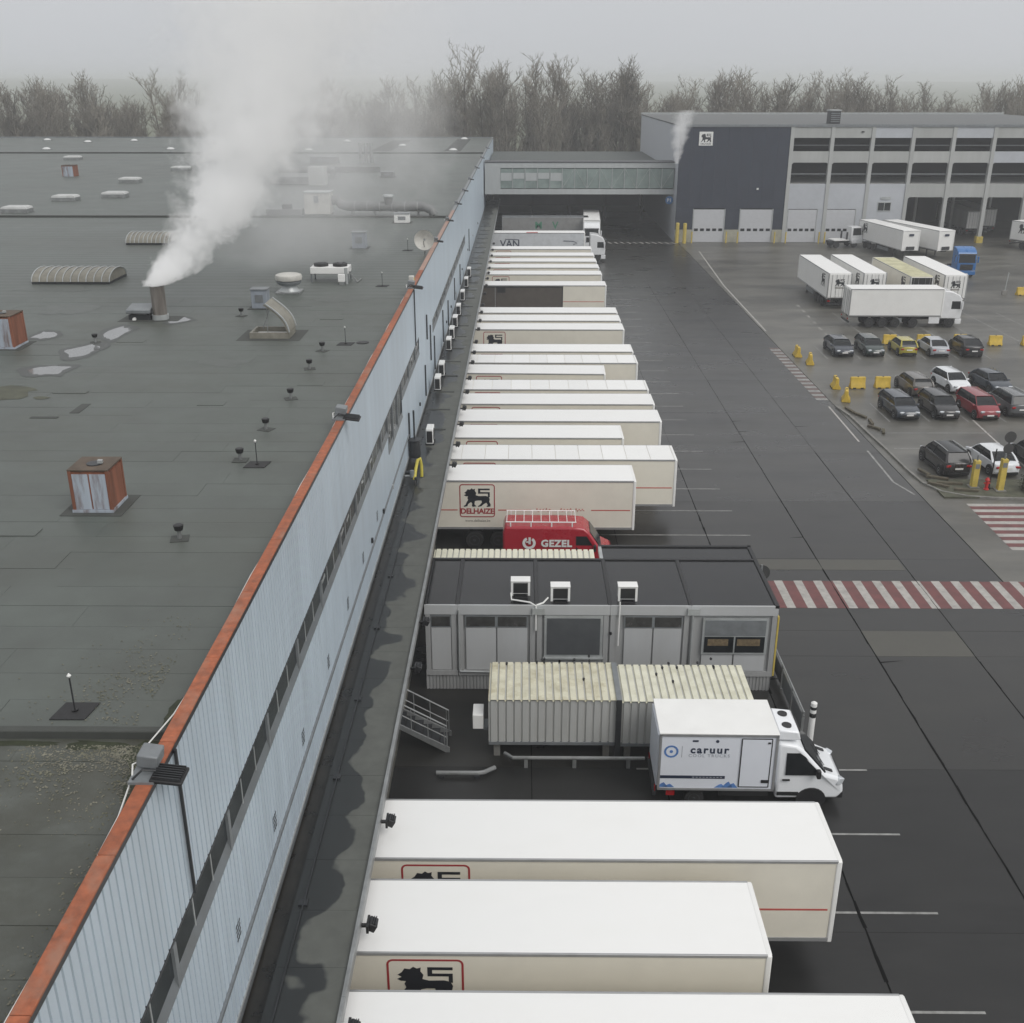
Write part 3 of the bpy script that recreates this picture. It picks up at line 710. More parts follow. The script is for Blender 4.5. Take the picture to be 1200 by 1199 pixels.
# covered passage behind the bridge
lk = thing('covered_passage', 'dark covered passage under a flat roof behind the footbridge', 'building')
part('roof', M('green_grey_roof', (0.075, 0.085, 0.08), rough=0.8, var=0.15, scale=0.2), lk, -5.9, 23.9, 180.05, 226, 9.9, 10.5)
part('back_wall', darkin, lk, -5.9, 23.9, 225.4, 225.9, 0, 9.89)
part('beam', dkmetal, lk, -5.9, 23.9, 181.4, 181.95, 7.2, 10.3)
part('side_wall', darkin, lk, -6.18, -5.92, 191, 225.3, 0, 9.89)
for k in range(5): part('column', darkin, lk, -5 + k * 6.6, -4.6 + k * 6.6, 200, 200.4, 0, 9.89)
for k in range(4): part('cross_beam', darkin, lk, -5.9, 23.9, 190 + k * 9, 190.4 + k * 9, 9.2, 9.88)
# ================================================================ TREES
bark = M('winter_bark', (0.15, 0.136, 0.115), rough=0.9, var=0.3, scale=1.5, objvar=0.18)
twigm = M('winter_twigs', (0.20, 0.182, 0.15), rough=0.95, var=0.3, scale=0.4, objvar=0.2)
palebark = M('pale_bark', (0.30, 0.29, 0.26), rough=0.85, var=0.3, scale=2)
def grow(seed, H, spread, dens, fork):
    q = random.Random(seed); tr = MB(); cr_ = MB()
    def limb(mb, p, d, ln, r0, r1, seg, n, wob):
        pts = [p]; rr = [r0]
        for k in range(seg):
            d = (d + Vector((q.gauss(0, wob), q.gauss(0, wob), q.gauss(0.02, wob * 0.6)))).normalized()
            p = p + d * (ln / seg); pts.append(p); rr.append(r0 + (r1 - r0) * (k + 1) / seg)
        mb.tube(pts, rr, n); return pts, d
    def twigs(pts, d, ln, lvl):
        for k in range(1, len(pts)):
            for _ in range(dens):
                a = q.uniform(0, 6.28); el = q.uniform(0.1, 1.1)
                dd = (Vector((math.cos(a) * math.cos(el), math.sin(a) * math.cos(el), math.sin(el))) * 0.8 + d * 0.6).normalized()
                ps, d2 = limb(cr_, pts[k], dd, ln * q.uniform(0.5, 1.0), 0.055 if lvl == 0 else 0.042, 0.018, 3, 3, 0.22)
                if lvl == 0: twigs(ps[1:], d2, ln * 0.55, 1)
    n_st = 1 if not fork else 2
    for s_ in range(n_st):
        d0 = Vector((q.gauss(0, 0.05) + (0.14 * (1 if s_ else -1) if fork else 0), q.gauss(0, 0.05), 1)).normalized()
        trunk, d = limb(tr, Vector((0, 0, -0.3)), d0, H * 0.86, 0.26 * H / 20, 0.05, 8, 6, 0.045)
        twigs(trunk[-3:], d, 1.7, 0)
        for k in range(2, len(trunk) - 1):
            for j in range(3 if k > 3 else 2):
                a = q.uniform(0, 6.28); el = q.uniform(0.8, 1.35)
                dd = Vector((math.cos(a) * math.cos(el), math.sin(a) * math.cos(el), math.sin(el)))
                ln = spread * q.uniform(0.45, 1.15) * (1.1 - 0.06 * k)
                ps, d2 = limb(cr_, trunk[k], dd, ln, 0.09, 0.035, 5, 4, 0.12)
                twigs(ps[1:], d2, 1.9, 0)
    return tr, cr_
protos = []
for i, (H, sp, dn, fk) in enumerate(((23, 7.0, 2, False), (21, 6.2, 2, False), (25, 7.6, 2, True), (17, 5.2, 3, False), (19, 6.2, 2, True), (14, 4.6, 3, True))):
    a, b_ = grow(100 + i, H, sp, dn, fk)
    protos.append((a.mesh('trunk', bark), b_.mesh('crown', twigm), H))
def tree(i, x, yq, z, s_, label, group):
    t_ = thing('bare_tree', label, 'tree', (x, yq, z), rnd.uniform(0, 6.28), group)
    t_.scale = (s_, s_, s_ * rnd.uniform(0.95, 1.08))
    inst('trunk', protos[i][0], t_); inst('crown', protos[i][1], t_)
LB = {'w': ('bare winter tree in the wood behind the warehouse roof', 'bare trees behind the warehouse'),
      'b': ('bare winter tree standing in the wood behind the footbridge', 'bare trees behind the footbridge'),
      'd': ('bare winter tree rising behind the flat roof of the depot', 'bare trees behind the depot')}
for k in range(296):
    row = k % 4
    x = -138 + 292 * ((k // 4) + 0.5) / 74 + rnd.uniform(-2.2, 2.2)
    yq = 254 + row * 11 + rnd.uniform(-4, 4)
    # target height of the wood along the skyline
    kn = ((-200, 21.5), (-60, 21), (-32, 21.5), (-14, 25), (4, 25.5), (22, 25), (38, 23), (200, 22.5))
    for (xa, ha), (xb, hb) in zip(kn, kn[1:]):
        if xa <= x < xb: h = ha + (hb - ha) * (x - xa) / (xb - xa)
    h *= rnd.uniform(0.66, 1.12)
    i = rnd.choice((0, 1, 2, 4)) if h > 18 else rnd.choice((3, 4, 5))
    key = 'w' if x < -6 else 'b' if x < 25 else 'd'
    tree(i, x, yq, max(0, gh(x, yq)) - 0.1, h / protos[i][2], *LB[key])
for x, yq, h, i, lb in ((-83, 262, 26.0, 2, 'tall bare tree standing above the low trees left of the steam plume'), (-13.5, 264, 30, 1, 'tallest slender bare tree behind the end of the warehouse roof'),
                     (2.5, 266, 29, 0, 'tall bare tree with spreading top behind the footbridge'), (14, 264, 28.5, 2, 'forked tall bare tree beside the depot corner'), (74, 262, 25.5, 2, 'tall bare tree rising behind the rooftop plant box of the depot')):
    tree(i, x, yq, 0, h / protos[i][2], lb, None)
th = MB()                                 # dense undergrowth that reads as one mass
for k in range(24000):
    x = rnd.uniform(-140, 155); yq = rnd.uniform(250, 292); h = rnd.uniform(3, 12) * (0.85 if x < -20 else 1.0); z = max(0, gh(x, yq)) - 0.1
    w = rnd.uniform(0.03, 0.07); dx, dy = rnd.gauss(0, h * 0.14), rnd.gauss(0, h * 0.14)
    th.add([(x - w, yq, z), (x + w, yq, z), (x, yq + w, z), (x + dx, yq + dy, z + h)], [(0,1,3),(1,2,3),(2,0,3)])
    if k % 2 == 0:
        a = 0.45; b0 = (x + dx * a, yq + dy * a, z + h * a); ex, ey = rnd.gauss(0, h * 0.2), rnd.gauss(0, h * 0.2)
        th.add([(b0[0] - w*.6, b0[1], b0[2]), (b0[0] + w*.6, b0[1], b0[2]), (b0[0], b0[1] + w*.6, b0[2]), (b0[0] + ex, b0[1] + ey, b0[2] + h * 0.5)], [(0,1,3),(1,2,3),(2,0,3)])
tag(th.build('thicket', twigm), 'dense brown leafless undergrowth filling the wood', 'undergrowth', kind='stuff')
# ================================================================ TRAILERS
def wheel_mesh(r, w, nm='w'):
    ty = MB(); n = 20
    prof = [(r * 0.62, -w/2), (r * 0.94, -w/2), (r, -w*0.32), (r, w*0.32), (r * 0.94, w/2), (r * 0.62, w/2)]
    ty.loft([[(q * math.cos(2*PI*k/n), y, q * math.sin(2*PI*k/n)) for k in range(n)] for q, y in prof])
    ri = MB()
    ri.loft([[(q * math.cos(2*PI*k/n), y, q * math.sin(2*PI*k/n)) for k in range(n)] for q, y in [(r*0.6, -w*0.53), (r*0.52, -w*0.53), (r*0.42, -w*0.34), (r*0.2, -w*0.36), (r*0.14, -w*0.55), (0.004, -w*0.55)]], cap=False)
    ri.loft([[(q * math.cos(2*PI*k/n), y, q * math.sin(2*PI*k/n)) for k in range(n)] for q, y in [(r*0.6, w*0.53), (r*0.52, w*0.53), (r*0.42, w*0.34), (r*0.2, w*0.36), (r*0.14, w*0.55), (0.004, w*0.55)]], cap=False)
    return ty.mesh('tyre', rubber, 40), ri.mesh('rim', dkmetal, 40)
TW = wheel_mesh(0.5, 0.36); CW = wheel_mesh(0.33, 0.22); VW = wheel_mesh(0.35, 0.24)
carrim = M('alloy_rim', (0.28, 0.29, 0.30), rough=0.3, var=0.1, metal=0.6)
CW[1].materials.clear(); CW[1].materials.append(carrim)
def wheel(par, x, y, z, wm):
    o = inst('wheel', wm[0], par, (x, y, z)); inst('rim', wm[1], o); return o
def rrect(w, h, r, n=4):
    p = []
    for cx, cy, a0 in ((w/2 - r, h/2 - r, 0), (-w/2 + r, h/2 - r, 90), (-w/2 + r, -h/2 + r, 180), (w/2 - r, -h/2 + r, 270)):
        for k in range(n + 1):
            a = R(a0 + 90 * k / n); p.append((cx + r * math.cos(a), cy + r * math.sin(a)))
    return p
def ringframe(w, h, r, t, cx, cz, y):
    m = MB(); o = rrect(w, h, r); i = rrect(w - 2*t, h - 2*t, max(0.01, r - t)); n = len(o)
    m.v = [(cx + p[0], y, cz + p[1]) for p in o] + [(cx + p[0], y, cz + p[1]) for p in i] + [(cx + p[0], y - 0.004, cz + p[1]) for p in o] + [(cx + p[0], y - 0.004, cz + p[1]) for p in i]
    for k in range(n):
        j = (k + 1) % n
        m.f += [(2*n + k, 2*n + j, 3*n + j, 3*n + k), (k, j, 2*n + j, 2*n + k), (n + k, 3*n + k, 3*n + j, n + j)]
    return m
def logo(par, x, z, s=1.0, y=-1.284):
    """framed lion emblem, x z is its lower left corner"""
    w = 1.9 * s
    f = ringframe(w, w, 0.16 * s, 0.055 * s, x + w/2, z + w/2, y).build('logo_frame', logored, par)
    lion(f, logoblk, 1.45 * s, 1.12 * s, x + 0.22 * s, y - 0.001, z + 0.60 * s)
    lettering('DELHAIZE', 0.42 * s, logored, f, (x + w/2, y - 0.003, z + 0.34 * s), bold=0.012 * s, space=0.94)
    return f
def make_trailer(L, name='box_trailer', side=cream, top=roofw, marks=True, seams=False, curtain=None, stripe_=True, y_side=(-1,), doors_mark=False):
    t = thing(name, 'x', 'trailer')
    W, zb, zt = 1.28, 1.25, 3.96
    MB().box(0.06, L - 0.05, -W, W, zb, zt).build('box_body', side, t, bevel=0.015)
    if seams:
        n = 10
        for k in range(n):
            a = 0.1 + (L - 0.25) * k / n; b_ = 0.1 + (L - 0.25) * (k + 1) / n
            MB().box(a + 0.012, b_ - 0.012, -W + 0.03, W - 0.03, zt + 0.002, zt + 0.03).build('roof_panel', top, t, bevel=0.008)
    else:
        MB().box(0.1, L - 0.09, -W + 0.03, W - 0.03, zt + 0.002, zt + 0.03).build('roof_panel', top, t, bevel=0.012)
    for s_ in (-1, 1):
        MB().box(0.06, L - 0.1, s_ * W - 0.03, s_ * W + 0.03, zt - 0.05, zt + 0.035).build('roof_rail', rail_al, t, bevel=0.01)
        MB().box(0.06, L - 0.08, s_ * (W + 0.012) - 0.02, s_ * (W + 0.012) + 0.02, zb - 0.06, zb + 0.06).build('bottom_rail', rail_al, t)
        MB().box(L - 0.14, L + 0.012, s_ * (W - 0.04) - 0.075, s_ * (W - 0.04) + 0.075, zb - 0.1, zt + 0.02).build('corner_post', white, t, bevel=0.04, seg=3)
        MB().box(0.0, 0.12, s_ * (W - 0.04) - 0.07, s_ * (W - 0.04) + 0.07, zb - 0.1, zt + 0.02).build('corner_post', rail_al, t, bevel=0.02)
        d = MB().box(0.0, 0.055, s_ * 0.62 - 0.6, s_ * 0.62 + 0.6, zb + 0.08, zt - 0.1).build('rear_door', white, t, bevel=0.01)
        for q in (-0.25, 0.25): MB().cyl((-0.03, s_ * 0.62 + q, zb), (-0.03, s_ * 0.62 + q, zt - 0.1), 0.02, n=6).build('lock_rod', galv, d)
        MB().box(L * 0.30 + 2.2, L - 4.0, s_ * 1.15 - 0.02, s_ * 1.15 + 0.02, 0.55, 1.0).build('side_guard', grmetal, t)
        lg = MB().box(L - 3.1, L - 2.95, s_ * 0.75 - 0.07, s_ * 0.75 + 0.07, 0.06, 1.2).build('landing_leg', dkmetal, t)
        MB().box(L - 3.2, L - 2.85, s_ * 0.75 - 0.13, s_ * 0.75 + 0.13, 0, 0.06).build('foot', dkmetal, lg)
        MB().box(-0.015, 0.04, s_ * 1.05 - 0.14, s_ * 1.05 + 0.14, 0.86, 1.0).build('tail_lamp', tailred, t)
        for k in range(3): wheel(t, 2.3 + k * 1.32, s_ * 1.05, 0.5, TW)
    MB().box(L - 0.14, L + 0.014, -W + 0.02, W - 0.02, zt - 0.06, zt + 0.036).build('front_rail', white, t, bevel=0.03)
    MB().box(L - 0.10, L - 0.035, -W + 0.1, W - 0.1, zb - 0.08, zt - 0.07).build('nose_panel', white, t)
    MB().box(0.3, L - 0.4, -0.5, 0.5, 0.95, zb - 0.002).build('chassis', dkmetal, t)
    MB().box(0.05, 0.2, -1.2, 1.2, 0.5, 0.68).build('underrun_bar', dkmetal, t)
    if curtain:
        MB().box(0.25, 9.0, -W - 0.03, -W - 0.004, zb + 0.05, zt - 0.22).build('side_curtain', curtain, t)
        MB().box(0.2, 9.05, -W - 0.06, -W - 0.004, zt - 0.21, zt - 0.07).build('curtain_rail', dkmetal, t)
        MB().box(9.0, 9.1, -W - 0.05, -W - 0.004, zb, zt - 0.06).build('curtain_pole', dkmetal, t)
        MB().box(2.0, 2.06, -W - 0.06, -W - 0.031, zb, zt - 0.08).build('curtain_pole', rail_al, t)
        MB().box(2.25, 3.1, -W - 0.10, -W - 0.061, zt - 0.72, zt - 0.12).build('vent_box', blackp, t)
    for s_ in y_side:
        rt = t
        if s_ > 0:
            continue
        if stripe_:
            MB().box(0.3, 1.42, -W - 0.008, -W - 0.003, 2.27, 2.33).build('side_stripe', stripered, t)
            MB().box(3.6, L - 0.22, -W - 0.008, -W - 0.003, 2.27, 2.33).build('side_stripe', stripered, t)
        if marks:
            logo(t, 1.53, 1.88)
            lettering('www.delhaize.be', 0.2, M('grey_print', (0.22, 0.2, 0.18), var=0.05), t, (2.5, -W - 0.006, 1.68))
    return t
GT = 'trailers backed up to the loading docks'
DX = -4.86
long_p = make_trailer(13.6)
long_s = make_trailer(13.6, seams=True)
short_p = make_trailer(10.95)
dark_c = make_trailer(13.6, marks=False, curtain=M('brown_curtain', (0.085, 0.072, 0.06), rough=0.6, var=0.15, dirt=0.3))
ORD = ['first', 'second', 'third', 'fourth', 'fifth', 'sixth', 'seventh', 'eighth', 'ninth', 'tenth', 'eleventh', 'twelfth']
rows = [(long_p, 17.56, 0.2, 0, 'long white box trailer, third along the dock from the small refrigerated truck'),
        (short_p, 21.3, 0.05, 0, 'shorter white box trailer with lion emblem, second along the dock from the refrigerated truck'),
        (long_p, 24.7, 0.05, 0, 'long white box trailer with lion emblem and red side line next to the refrigerated truck'),
        (short_p, 54.4, 0, 0, 'short cream box trailer with full lion emblem and lettering behind the red van'),
        (long_s, 57.85, 0, 0, 'long white trailer with seamed roof panels, second beyond the red van'),
        (short_p, 61.75, 0, 0, 'short white trailer between two longer ones, third beyond the red van'),
        (long_p, 65.1, 0, 0, 'long white box trailer with smooth roof, fourth beyond the red van'),
        (long_p, 68.9, 0, 0, 'long white box trailer, fifth beyond the red van'),
        (long_s, 72.45, 0, 0, 'long white trailer with seamed roof panels, sixth beyond the red van'),
        (short_p, 76.9, 0, -1.2, 'short white trailer parked slightly askew, seventh beyond the red van'),
        (long_s, 79.95, 0, 0, 'long white trailer with seamed roof panels, eighth beyond the red van'),
        (long_p, 83.55, 0, 0, 'long white box trailer, ninth beyond the red van, before a free bay'),
        (long_p, 91.55, 0, 0, 'long cream trailer with lion emblem, facing the free bay in the row'),
        (long_p, 95.15, 0, 0, 'long white box trailer, middle one of the group of three after the free bay'),
        (long_p, 98.6, 0, 0, 'long white box trailer nearest the brown curtained trailer'),
        (dark_c, 112.7, 0, 0, 'white trailer with dark brown curtain covering two thirds of its side'),
        (long_p, 119.4, 0, 0, 'cream box trailer with lion emblem just beyond the brown curtained trailer'),
        (long_p, 124.0, 0, 0, 'white box trailer, second beyond the brown curtained trailer'),
        (long_p, 128.4, 0, 0, 'white box trailer, third beyond the brown curtained trailer'),
        (long_p, 133.0, 0, 0, 'white box trailer, fourth beyond the brown curtained trailer'),
        (long_p, 138.4, 0, 0, 'white box trailer at the far end of the docked row')]
used = set()
for pr_, y, dx, ang, lb in rows:
    if pr_.name in used:
        o = copy_tree(pr_, None, (DX + dx, y, 0), R(ang), lb, GT)
    else:
        used.add(pr_.name); o = pr_; o.location = (DX + dx, y, 0); o.rotation_euler = (0, 0, R(ang)); tag(o, lb, None, GT)
# script line on the short trailer behind the van: loose red strokes
sh = [o for o in COL.objects if o.get('label', '').startswith('short cream box trailer')][0]
for ch in sh.children:
    if ch.name.startswith('side_stripe') and len(ch.data.vertices) and max(v.co.x for v in ch.data.vertices) > 5:
        ch.data = MB().box(3.6, 5.4, -1.288, -1.283, 2.27, 2.33).mesh('side_stripe', stripered)
MB().box(8.6, 10.7, -1.288, -1.283, 2.27, 2.33).build('side_stripe', stripered, sh)
sw = MB()
q = random.Random(3)
for a, n_ in ((5.65, 5), (6.95, 4), (7.75, 3)):
    pts = []
    for k in range(n_ * 10):
        u = k / 10.0
        pts.append((a + u * 0.17 + 0.04 * math.sin(u * 12.5), -1.286, 2.32 + 0.07 * math.sin(u * 6.28) * (1.5 if int(u) % 3 == 0 else 0.8)))
    sw.tube(pts, 0.013, 4)
sw.build('script_print', stripered, sh)
# ---------------------------------------------------------------- tractors
truckw = M('truck_white', (0.74, 0.75, 0.76), rough=0.25, var=0.03, coat=0.4, dirt=0.2, dirtcol=(0.5, 0.5, 0.5))
truckb = M('truck_blue', (0.02, 0.13, 0.36), rough=0.3, var=0.05, coat=0.4)
def make_tractor(paint, par, x0=0.0):
    """cab-over tractor, front at x0+5.9, rear at x0, wheels on the ground; built as parts of par"""
    def P(m, name, mat, **k):
        m.mod(lambda x, y, z: (x + x0, y, z)); return m.build(name, mat, par, **k)
    prof = [(3.75, 0.95), (5.86, 0.95), (5.9, 1.7), (5.78, 2.95), (5.5, 3.35), (4.7, 3.72), (3.75, 3.8)]
    c = P(MB().prism(prof, 'y', -1.22, 1.22), 'cab', paint, bevel=0.09, seg=3)
    def sub(m, name, mat, **k):
        m.mod(lambda x, y, z: (x + x0, y, z)); return m.build(name, mat, c, **k)
    sub(MB().add([(5.925, -1.06, 1.95), (5.925, 1.06, 1.95), (5.80, 1.0, 2.88), (5.80, -1.0, 2.88), (5.87, -1.06, 1.95), (5.87, 1.06, 1.95), (5.75, 1.0, 2.88), (5.75, -1.0, 2.88)], [(0,1,2,3),(4,7,6,5),(0,4,5,1),(1,5,6,2),(2,6,7,3),(3,7,4,0)]), 'windscreen', glassd)
    sub(MB().obox((5.93, 0, 3.0), (0.28, 2.2, 0.06), ry=0.35), 'sun_visor', blackp)
    for s_ in (-1, 1):
        sub(MB().prism([(4.75, 1.95), (5.7, 1.95), (5.62, 2.75), (4.75, 2.75)], 'y', s_ * 1.222 - 0.004, s_ * 1.222 + 0.006), 'side_window', glassd)
        sub(MB().box(5.7, 5.85, s_ * 1.42 - 0.09, s_ * 1.42 + 0.09, 1.95, 2.75), 'mirror', paint, bevel=0.03)
        sub(MB().box(5.89, 5.94, s_ * 0.92 - 0.2, s_ * 0.92 + 0.2, 0.72, 0.95), 'headlight', headl)
        P(MB().box(2.6, 3.7, s_ * 1.2 - 0.06, s_ * 1.2 + 0.06, 0.45, 1.15), 'side_skirt', paint, bevel=0.02)
        wheel(par, x0 + 4.75, s_ * 1.06, 0.5, TW); wheel(par, x0 + 1.05, s_ * 1.0, 0.5, TW)
    sub(MB().box(5.88, 5.93, -0.8, 0.8, 1.05, 1.75), 'grille', blackp)
    sub(MB().box(5.3, 5.95, -1.22, 1.22, 0.4, 0.94), 'bumper', paint, bevel=0.05)
    sub(MB().box(5.94, 5.96, -0.26, 0.26, 0.5, 0.62), 'number_plate', whitepl)
    P(MB().box(0.0, 5.2, -0.42, 0.42, 0.72, 0.98), 'chassis', dkmetal)
    P(MB().cyl((1.05, 0, 1.0), (1.05, 0, 1.12), 0.5, n=16), 'fifth_wheel', dkmetal)
    return c
# long-haul truck docked at the far end
vt = make_trailer(13.6, 'articulated_truck', side=M('cold_white_side', (0.58, 0.60, 0.62), rough=0.4, var=0.04, dirt=0.2), marks=False, stripe_=False)
tag(vt, 'white articulated truck with dark VAN lettering backed up to the last dock', 'truck'); vt.location = (DX, 153.8, 0)
make_tractor(truckw, vt, 10.6)
navyp = M('navy_print', (0.02, 0.03, 0.06), var=0.05)
lettering('VAN', 1.35, navyp, vt, (3.1, -1.287, 2.45), bold=0.02)
MB().tube([(2.4, -1.287, 3.12), (4.4, -1.287, 3.05)], 0.05, 4).build('print_line', navyp, vt)
MB().tube([(10.6, -1.287, 2.9), (12.0, -1.287, 2.85), (12.5, -1.287, 2.6), (12.0, -1.287, 2.4)], 0.05, 4).build('print_line', navyp, vt)
MB().box(5.4, 7.0, -1.2, -0.9, 4.0, 4.05).build('roof_badge', redp, vt)
gt = make_trailer(13.6, 'grey_trailer', side=M('grey_tarpaulin', (0.24, 0.24, 0.235), rough=0.5, var=0.06, dirt=0.3), top=grmetal, marks=False, stripe_=False)
tag(gt, 'grey curtain sided trailer with green M and V letters under the footbridge', 'trailer'); gt.location = (-3.2, 172.0, 0)
gt.children[0].name = gt.children[0].name
greenp = M('green_print', (0.05, 0.20, 0.12), var=0.05)
lettering('M', 1.5, greenp, gt, (5.7, -1.287, 2.75), bold=0.03); lettering('V', 1.5, greenp, gt, (8.3, -1.287, 2.75), bold=0.03)
ft = make_trailer(13.6, 'articulated_truck', side=white, marks=False, stripe_=False)
tag(ft, 'white articulated truck driving out from under the footbridge', 'truck')
make_tractor(truckw, ft, 10.6); ft.location = (11.3, 181.3, 0); ft.rotation_euler = (0, 0, R(-93))
# trailers parked in the yard, rear doors towards the camera
def emblem_rear(t):
    """small lion emblem on the rear doors, which face -x in the trailer's own axes"""
    e = lion(t, logoblk, 1.1, 0.85, 0, 0, 0)
    e.data = e.data.copy(); e.data.transform(Matrix.Translation((-0.012, 0.55, 2.55)) @ Matrix.Rotation(R(-90), 4, 'Z'))
    MB().box(-0.008, -0.003, -0.5, 0.5, 2.32, 2.44).build('door_print', M('grey_print', (0.22, 0.2, 0.18), var=0.05), t)
def yard_trailer(x, y, lb, rz=90, top=roofw, rear=True, opened=False, near=False):
    t = make_trailer(13.6, side=white if not opened else cream, top=top, marks=False, stripe_=False)
    t.location = (x, y, 0); t.rotation_euler = (0, 0, R(rz)); tag(t, lb, None, 'trailers parked in the open yard')
    # emblem on the side seen from the left of the row (+y in own axes)
    s = lion(t, logoblk, 1.5, 1.5, 0, 0, 0)
    s.data = s.data.copy(); s.data.transform(Matrix.Translation((2.9, 1.286, 2.25)) @ Matrix.Rotation(PI, 4, 'Z') if not near else Matrix.Translation((1.4, -1.286, 2.25)))
    if rear: emblem_rear(t)
    if opened:
        MB().box(-0.03, -0.004, -1.1, 1.1, 2.7, 3.85).build('open_doorway', blackp, t)
    return t
yard_trailer(35.2, 119.2, 'white box trailer with lion on its rear doors beside the kerb line')
yard_trailer(39.1, 119.4, 'white box trailer parked between the end trailer and the moss stained one')
yard_trailer(43.5, 117.2, 'cream box trailer with moss stained yellowish roof and dark open rear', top=mossroof, rear=False, opened=True)
yard_trailer(47.6, 118.2, 'white box trailer with lion on its doors beside the blue tractor')
bt = thing('tractor_unit', 'blue tractor unit parked without a trailer', 'tractor', (57.5, 145.6, 0), R(-92)); make_tractor(truckb, bt)
sm = make_trailer(9.6, 'delivery_truck', side=white, marks=False, stripe_=False)
tag(sm, 'white box truck with cab standing broadside in front of the parked trailers', 'truck'); sm.location = (33.6, 110.9, 0)
make_tractor(truckw, sm, 5.75)
# by the depot doors
for x, y, rz, lb in ((53.0, 169.0, -80, 'white box trailer standing before the depot wall window'), (56.4, 168.6, -73, 'white box trailer standing before the open deck bays')):
    t = yard_trailer(x, y, lb, rz, rear=False, near=True)
    MB().box(13.62, 13.66, -0.35, 0.35, 3.2, 3.5).build('nose_print', navyp, t)
    MB().box(13.6, 13.75, -0.6, 0.6, 1.3, 1.75).build('coupling_box', dkmetal, t)
t = yard_trailer(75.7, 168.2, 'white box trailer with lion emblem standing outside the last open deck bays', -62, near=True)
for x, y, lb in ((73.8, 179.5, 'trailer with weathered rear doors inside the open deck beside a pillar'), (77.4, 183, 'pale trailer deep inside the open deck behind the pillar')):
    t = make_trailer(13.6, side=conc, top=conc, marks=False, stripe_=False); t.location = (x, y, 0); t.rotation_euler = (0, 0, R(90)); tag(t, lb, None, 'trailers inside the open deck')
# yard shunter
ys = thing('yard_shunter', 'small white terminal tractor with one-man cab in front of the roller doors', 'tractor', (46.9, 167.2, 0), R(12))
MB().box(-0.2, 5.0, -0.55, 0.55, 0.7, 1.05).build('chassis', dkmetal, ys)
MB().prism([(3.0, 1.0), (4.9, 1.0), (4.95, 1.7), (4.6, 3.1), (3.0, 3.1)], 'y', -1.2, 0.4).build('cab', truckw, ys, bevel=0.06)
MB().prism([(3.3, 1.85), (4.75, 1.85), (4.5, 2.9), (3.3, 2.9)], 'y', -1.225, -1.204).build('side_window', glassd, ys)
MB().obox((4.86, -0.4, 2.4), (0.03, 1.4, 1.1), ry=-0.24).build('windscreen', glassd, ys)
MB().box(3.2, 5.0, -1.25, 1.25, 0.6, 1.35).build('front_body', truckw, ys, bevel=0.08)
MB().box(0.4, 2.8, -1.1, 1.1, 1.06, 1.2).build('platform', white, ys)
for s_ in (-1, 1):
    wheel(ys, 3.7, s_ * 1.05, 0.5, TW); wheel(ys, 0.8, s_ * 1.0, 0.5, TW)
    MB().box(2.4, 2.6, s_ * 0.9 - 0.1, s_ * 0.9 + 0.1, 1.2, 2.3).build('air_stack', dkmetal, ys)

# ================================================================ SMALL REFRIGERATED TRUCK
vanw = M('van_white', (0.80, 0.82, 0.84), rough=0.22, var=0.02, coat=0.5)
boxw = M('cool_box_white', (0.74, 0.77, 0.83), rough=0.4, var=0.02, dirt=0.1, dirtcol=(0.6, 0.62, 0.66))
rt = thing('refrigerated_truck', 'small white refrigerated truck with blue ring logo beside the ribbed containers', 'truck', (4.75, 31.95, 0), R(-0.6))
# local: x forward, near side at -y
MB().box(0.05, 4.05, -1.08, 1.08, 0.82, 3.05).build('cool_box', boxw, rt, bevel=0.02)
MB().box(0.0, 4.1, -1.11, 1.11, 3.052, 3.10).build('box_roof', white, rt, bevel=0.02)
for s_ in (-1, 1):
    MB().box(0.03, 4.08, s_ * 1.10 - 0.02, s_ * 1.10 + 0.02, 2.98, 3.05).build('top_rail', rail_al, rt)
    MB().box(0.03, 4.08, s_ * 1.10 - 0.02, s_ * 1.10 + 0.02, 0.78, 0.86).build('bottom_rail', rail_al, rt)
    for xx in (0.06, 4.04): MB().box(xx - 0.04, xx + 0.04, s_ * 1.07 - 0.05, s_ * 1.07 + 0.045, 0.8, 3.04).build('corner_post', rail_al, rt)
    wheel(rt, 1.35, s_ * 0.88, 0.35, VW); wheel(rt, 5.44, s_ * 0.86, 0.35, VW)
    MB().box(0.7, 2.0, s_ * 0.9 - 0.13, s_ * 0.9 + 0.13, 0.70, 0.78).build('mudguard', blackp, rt)
sd = MB().box(2.85, 3.85, -1.105, -1.083, 0.95, 2.9).build('side_door', boxw, rt, bevel=0.01)
ringframe(1.06, 2.0, 0.03, 0.035, 3.35, 1.925, -1.106).build('door_seal', blackp, sd)
MB().box(3.6, 3.88, -1.125, -1.106, 1.12, 1.24).build('door_handle', blackp, sd)
MB().box(3.72, 3.82, -1.125, -1.106, 2.72, 2.78).build('hinge', blackp, sd)
bl = M('logo_blue', (0.10, 0.22, 0.50), rough=0.4, var=0.25, scale=3)
ringframe(0.5, 0.5, 0.249, 0.07, 0.44, 2.35, -1.084).build('ring_logo', bl, rt)
MB().cyl((0.44, -1.09, 2.35), (0.44, -1.083, 2.35), 0.06, n=12).build('ring_dot', bl, rt)
MB().box(0.80, 0.815, -1.088, -1.083, 2.12, 2.58).build('print_line', M('grey_print2', (0.3, 0.32, 0.35)), rt)
lettering('caruur', 0.40, navyp, rt, (1.75, -1.086, 2.42), bold=0.012, space=1.25)
lettering('COOL TRUCKS', 0.17, M('pale_print', (0.36, 0.38, 0.42)), rt, (1.75, -1.086, 2.19), space=1.3)
MB().box(0.08, 2.35, -1.089, -1.083, 1.25, 1.37).build('print_band', navyp, rt)
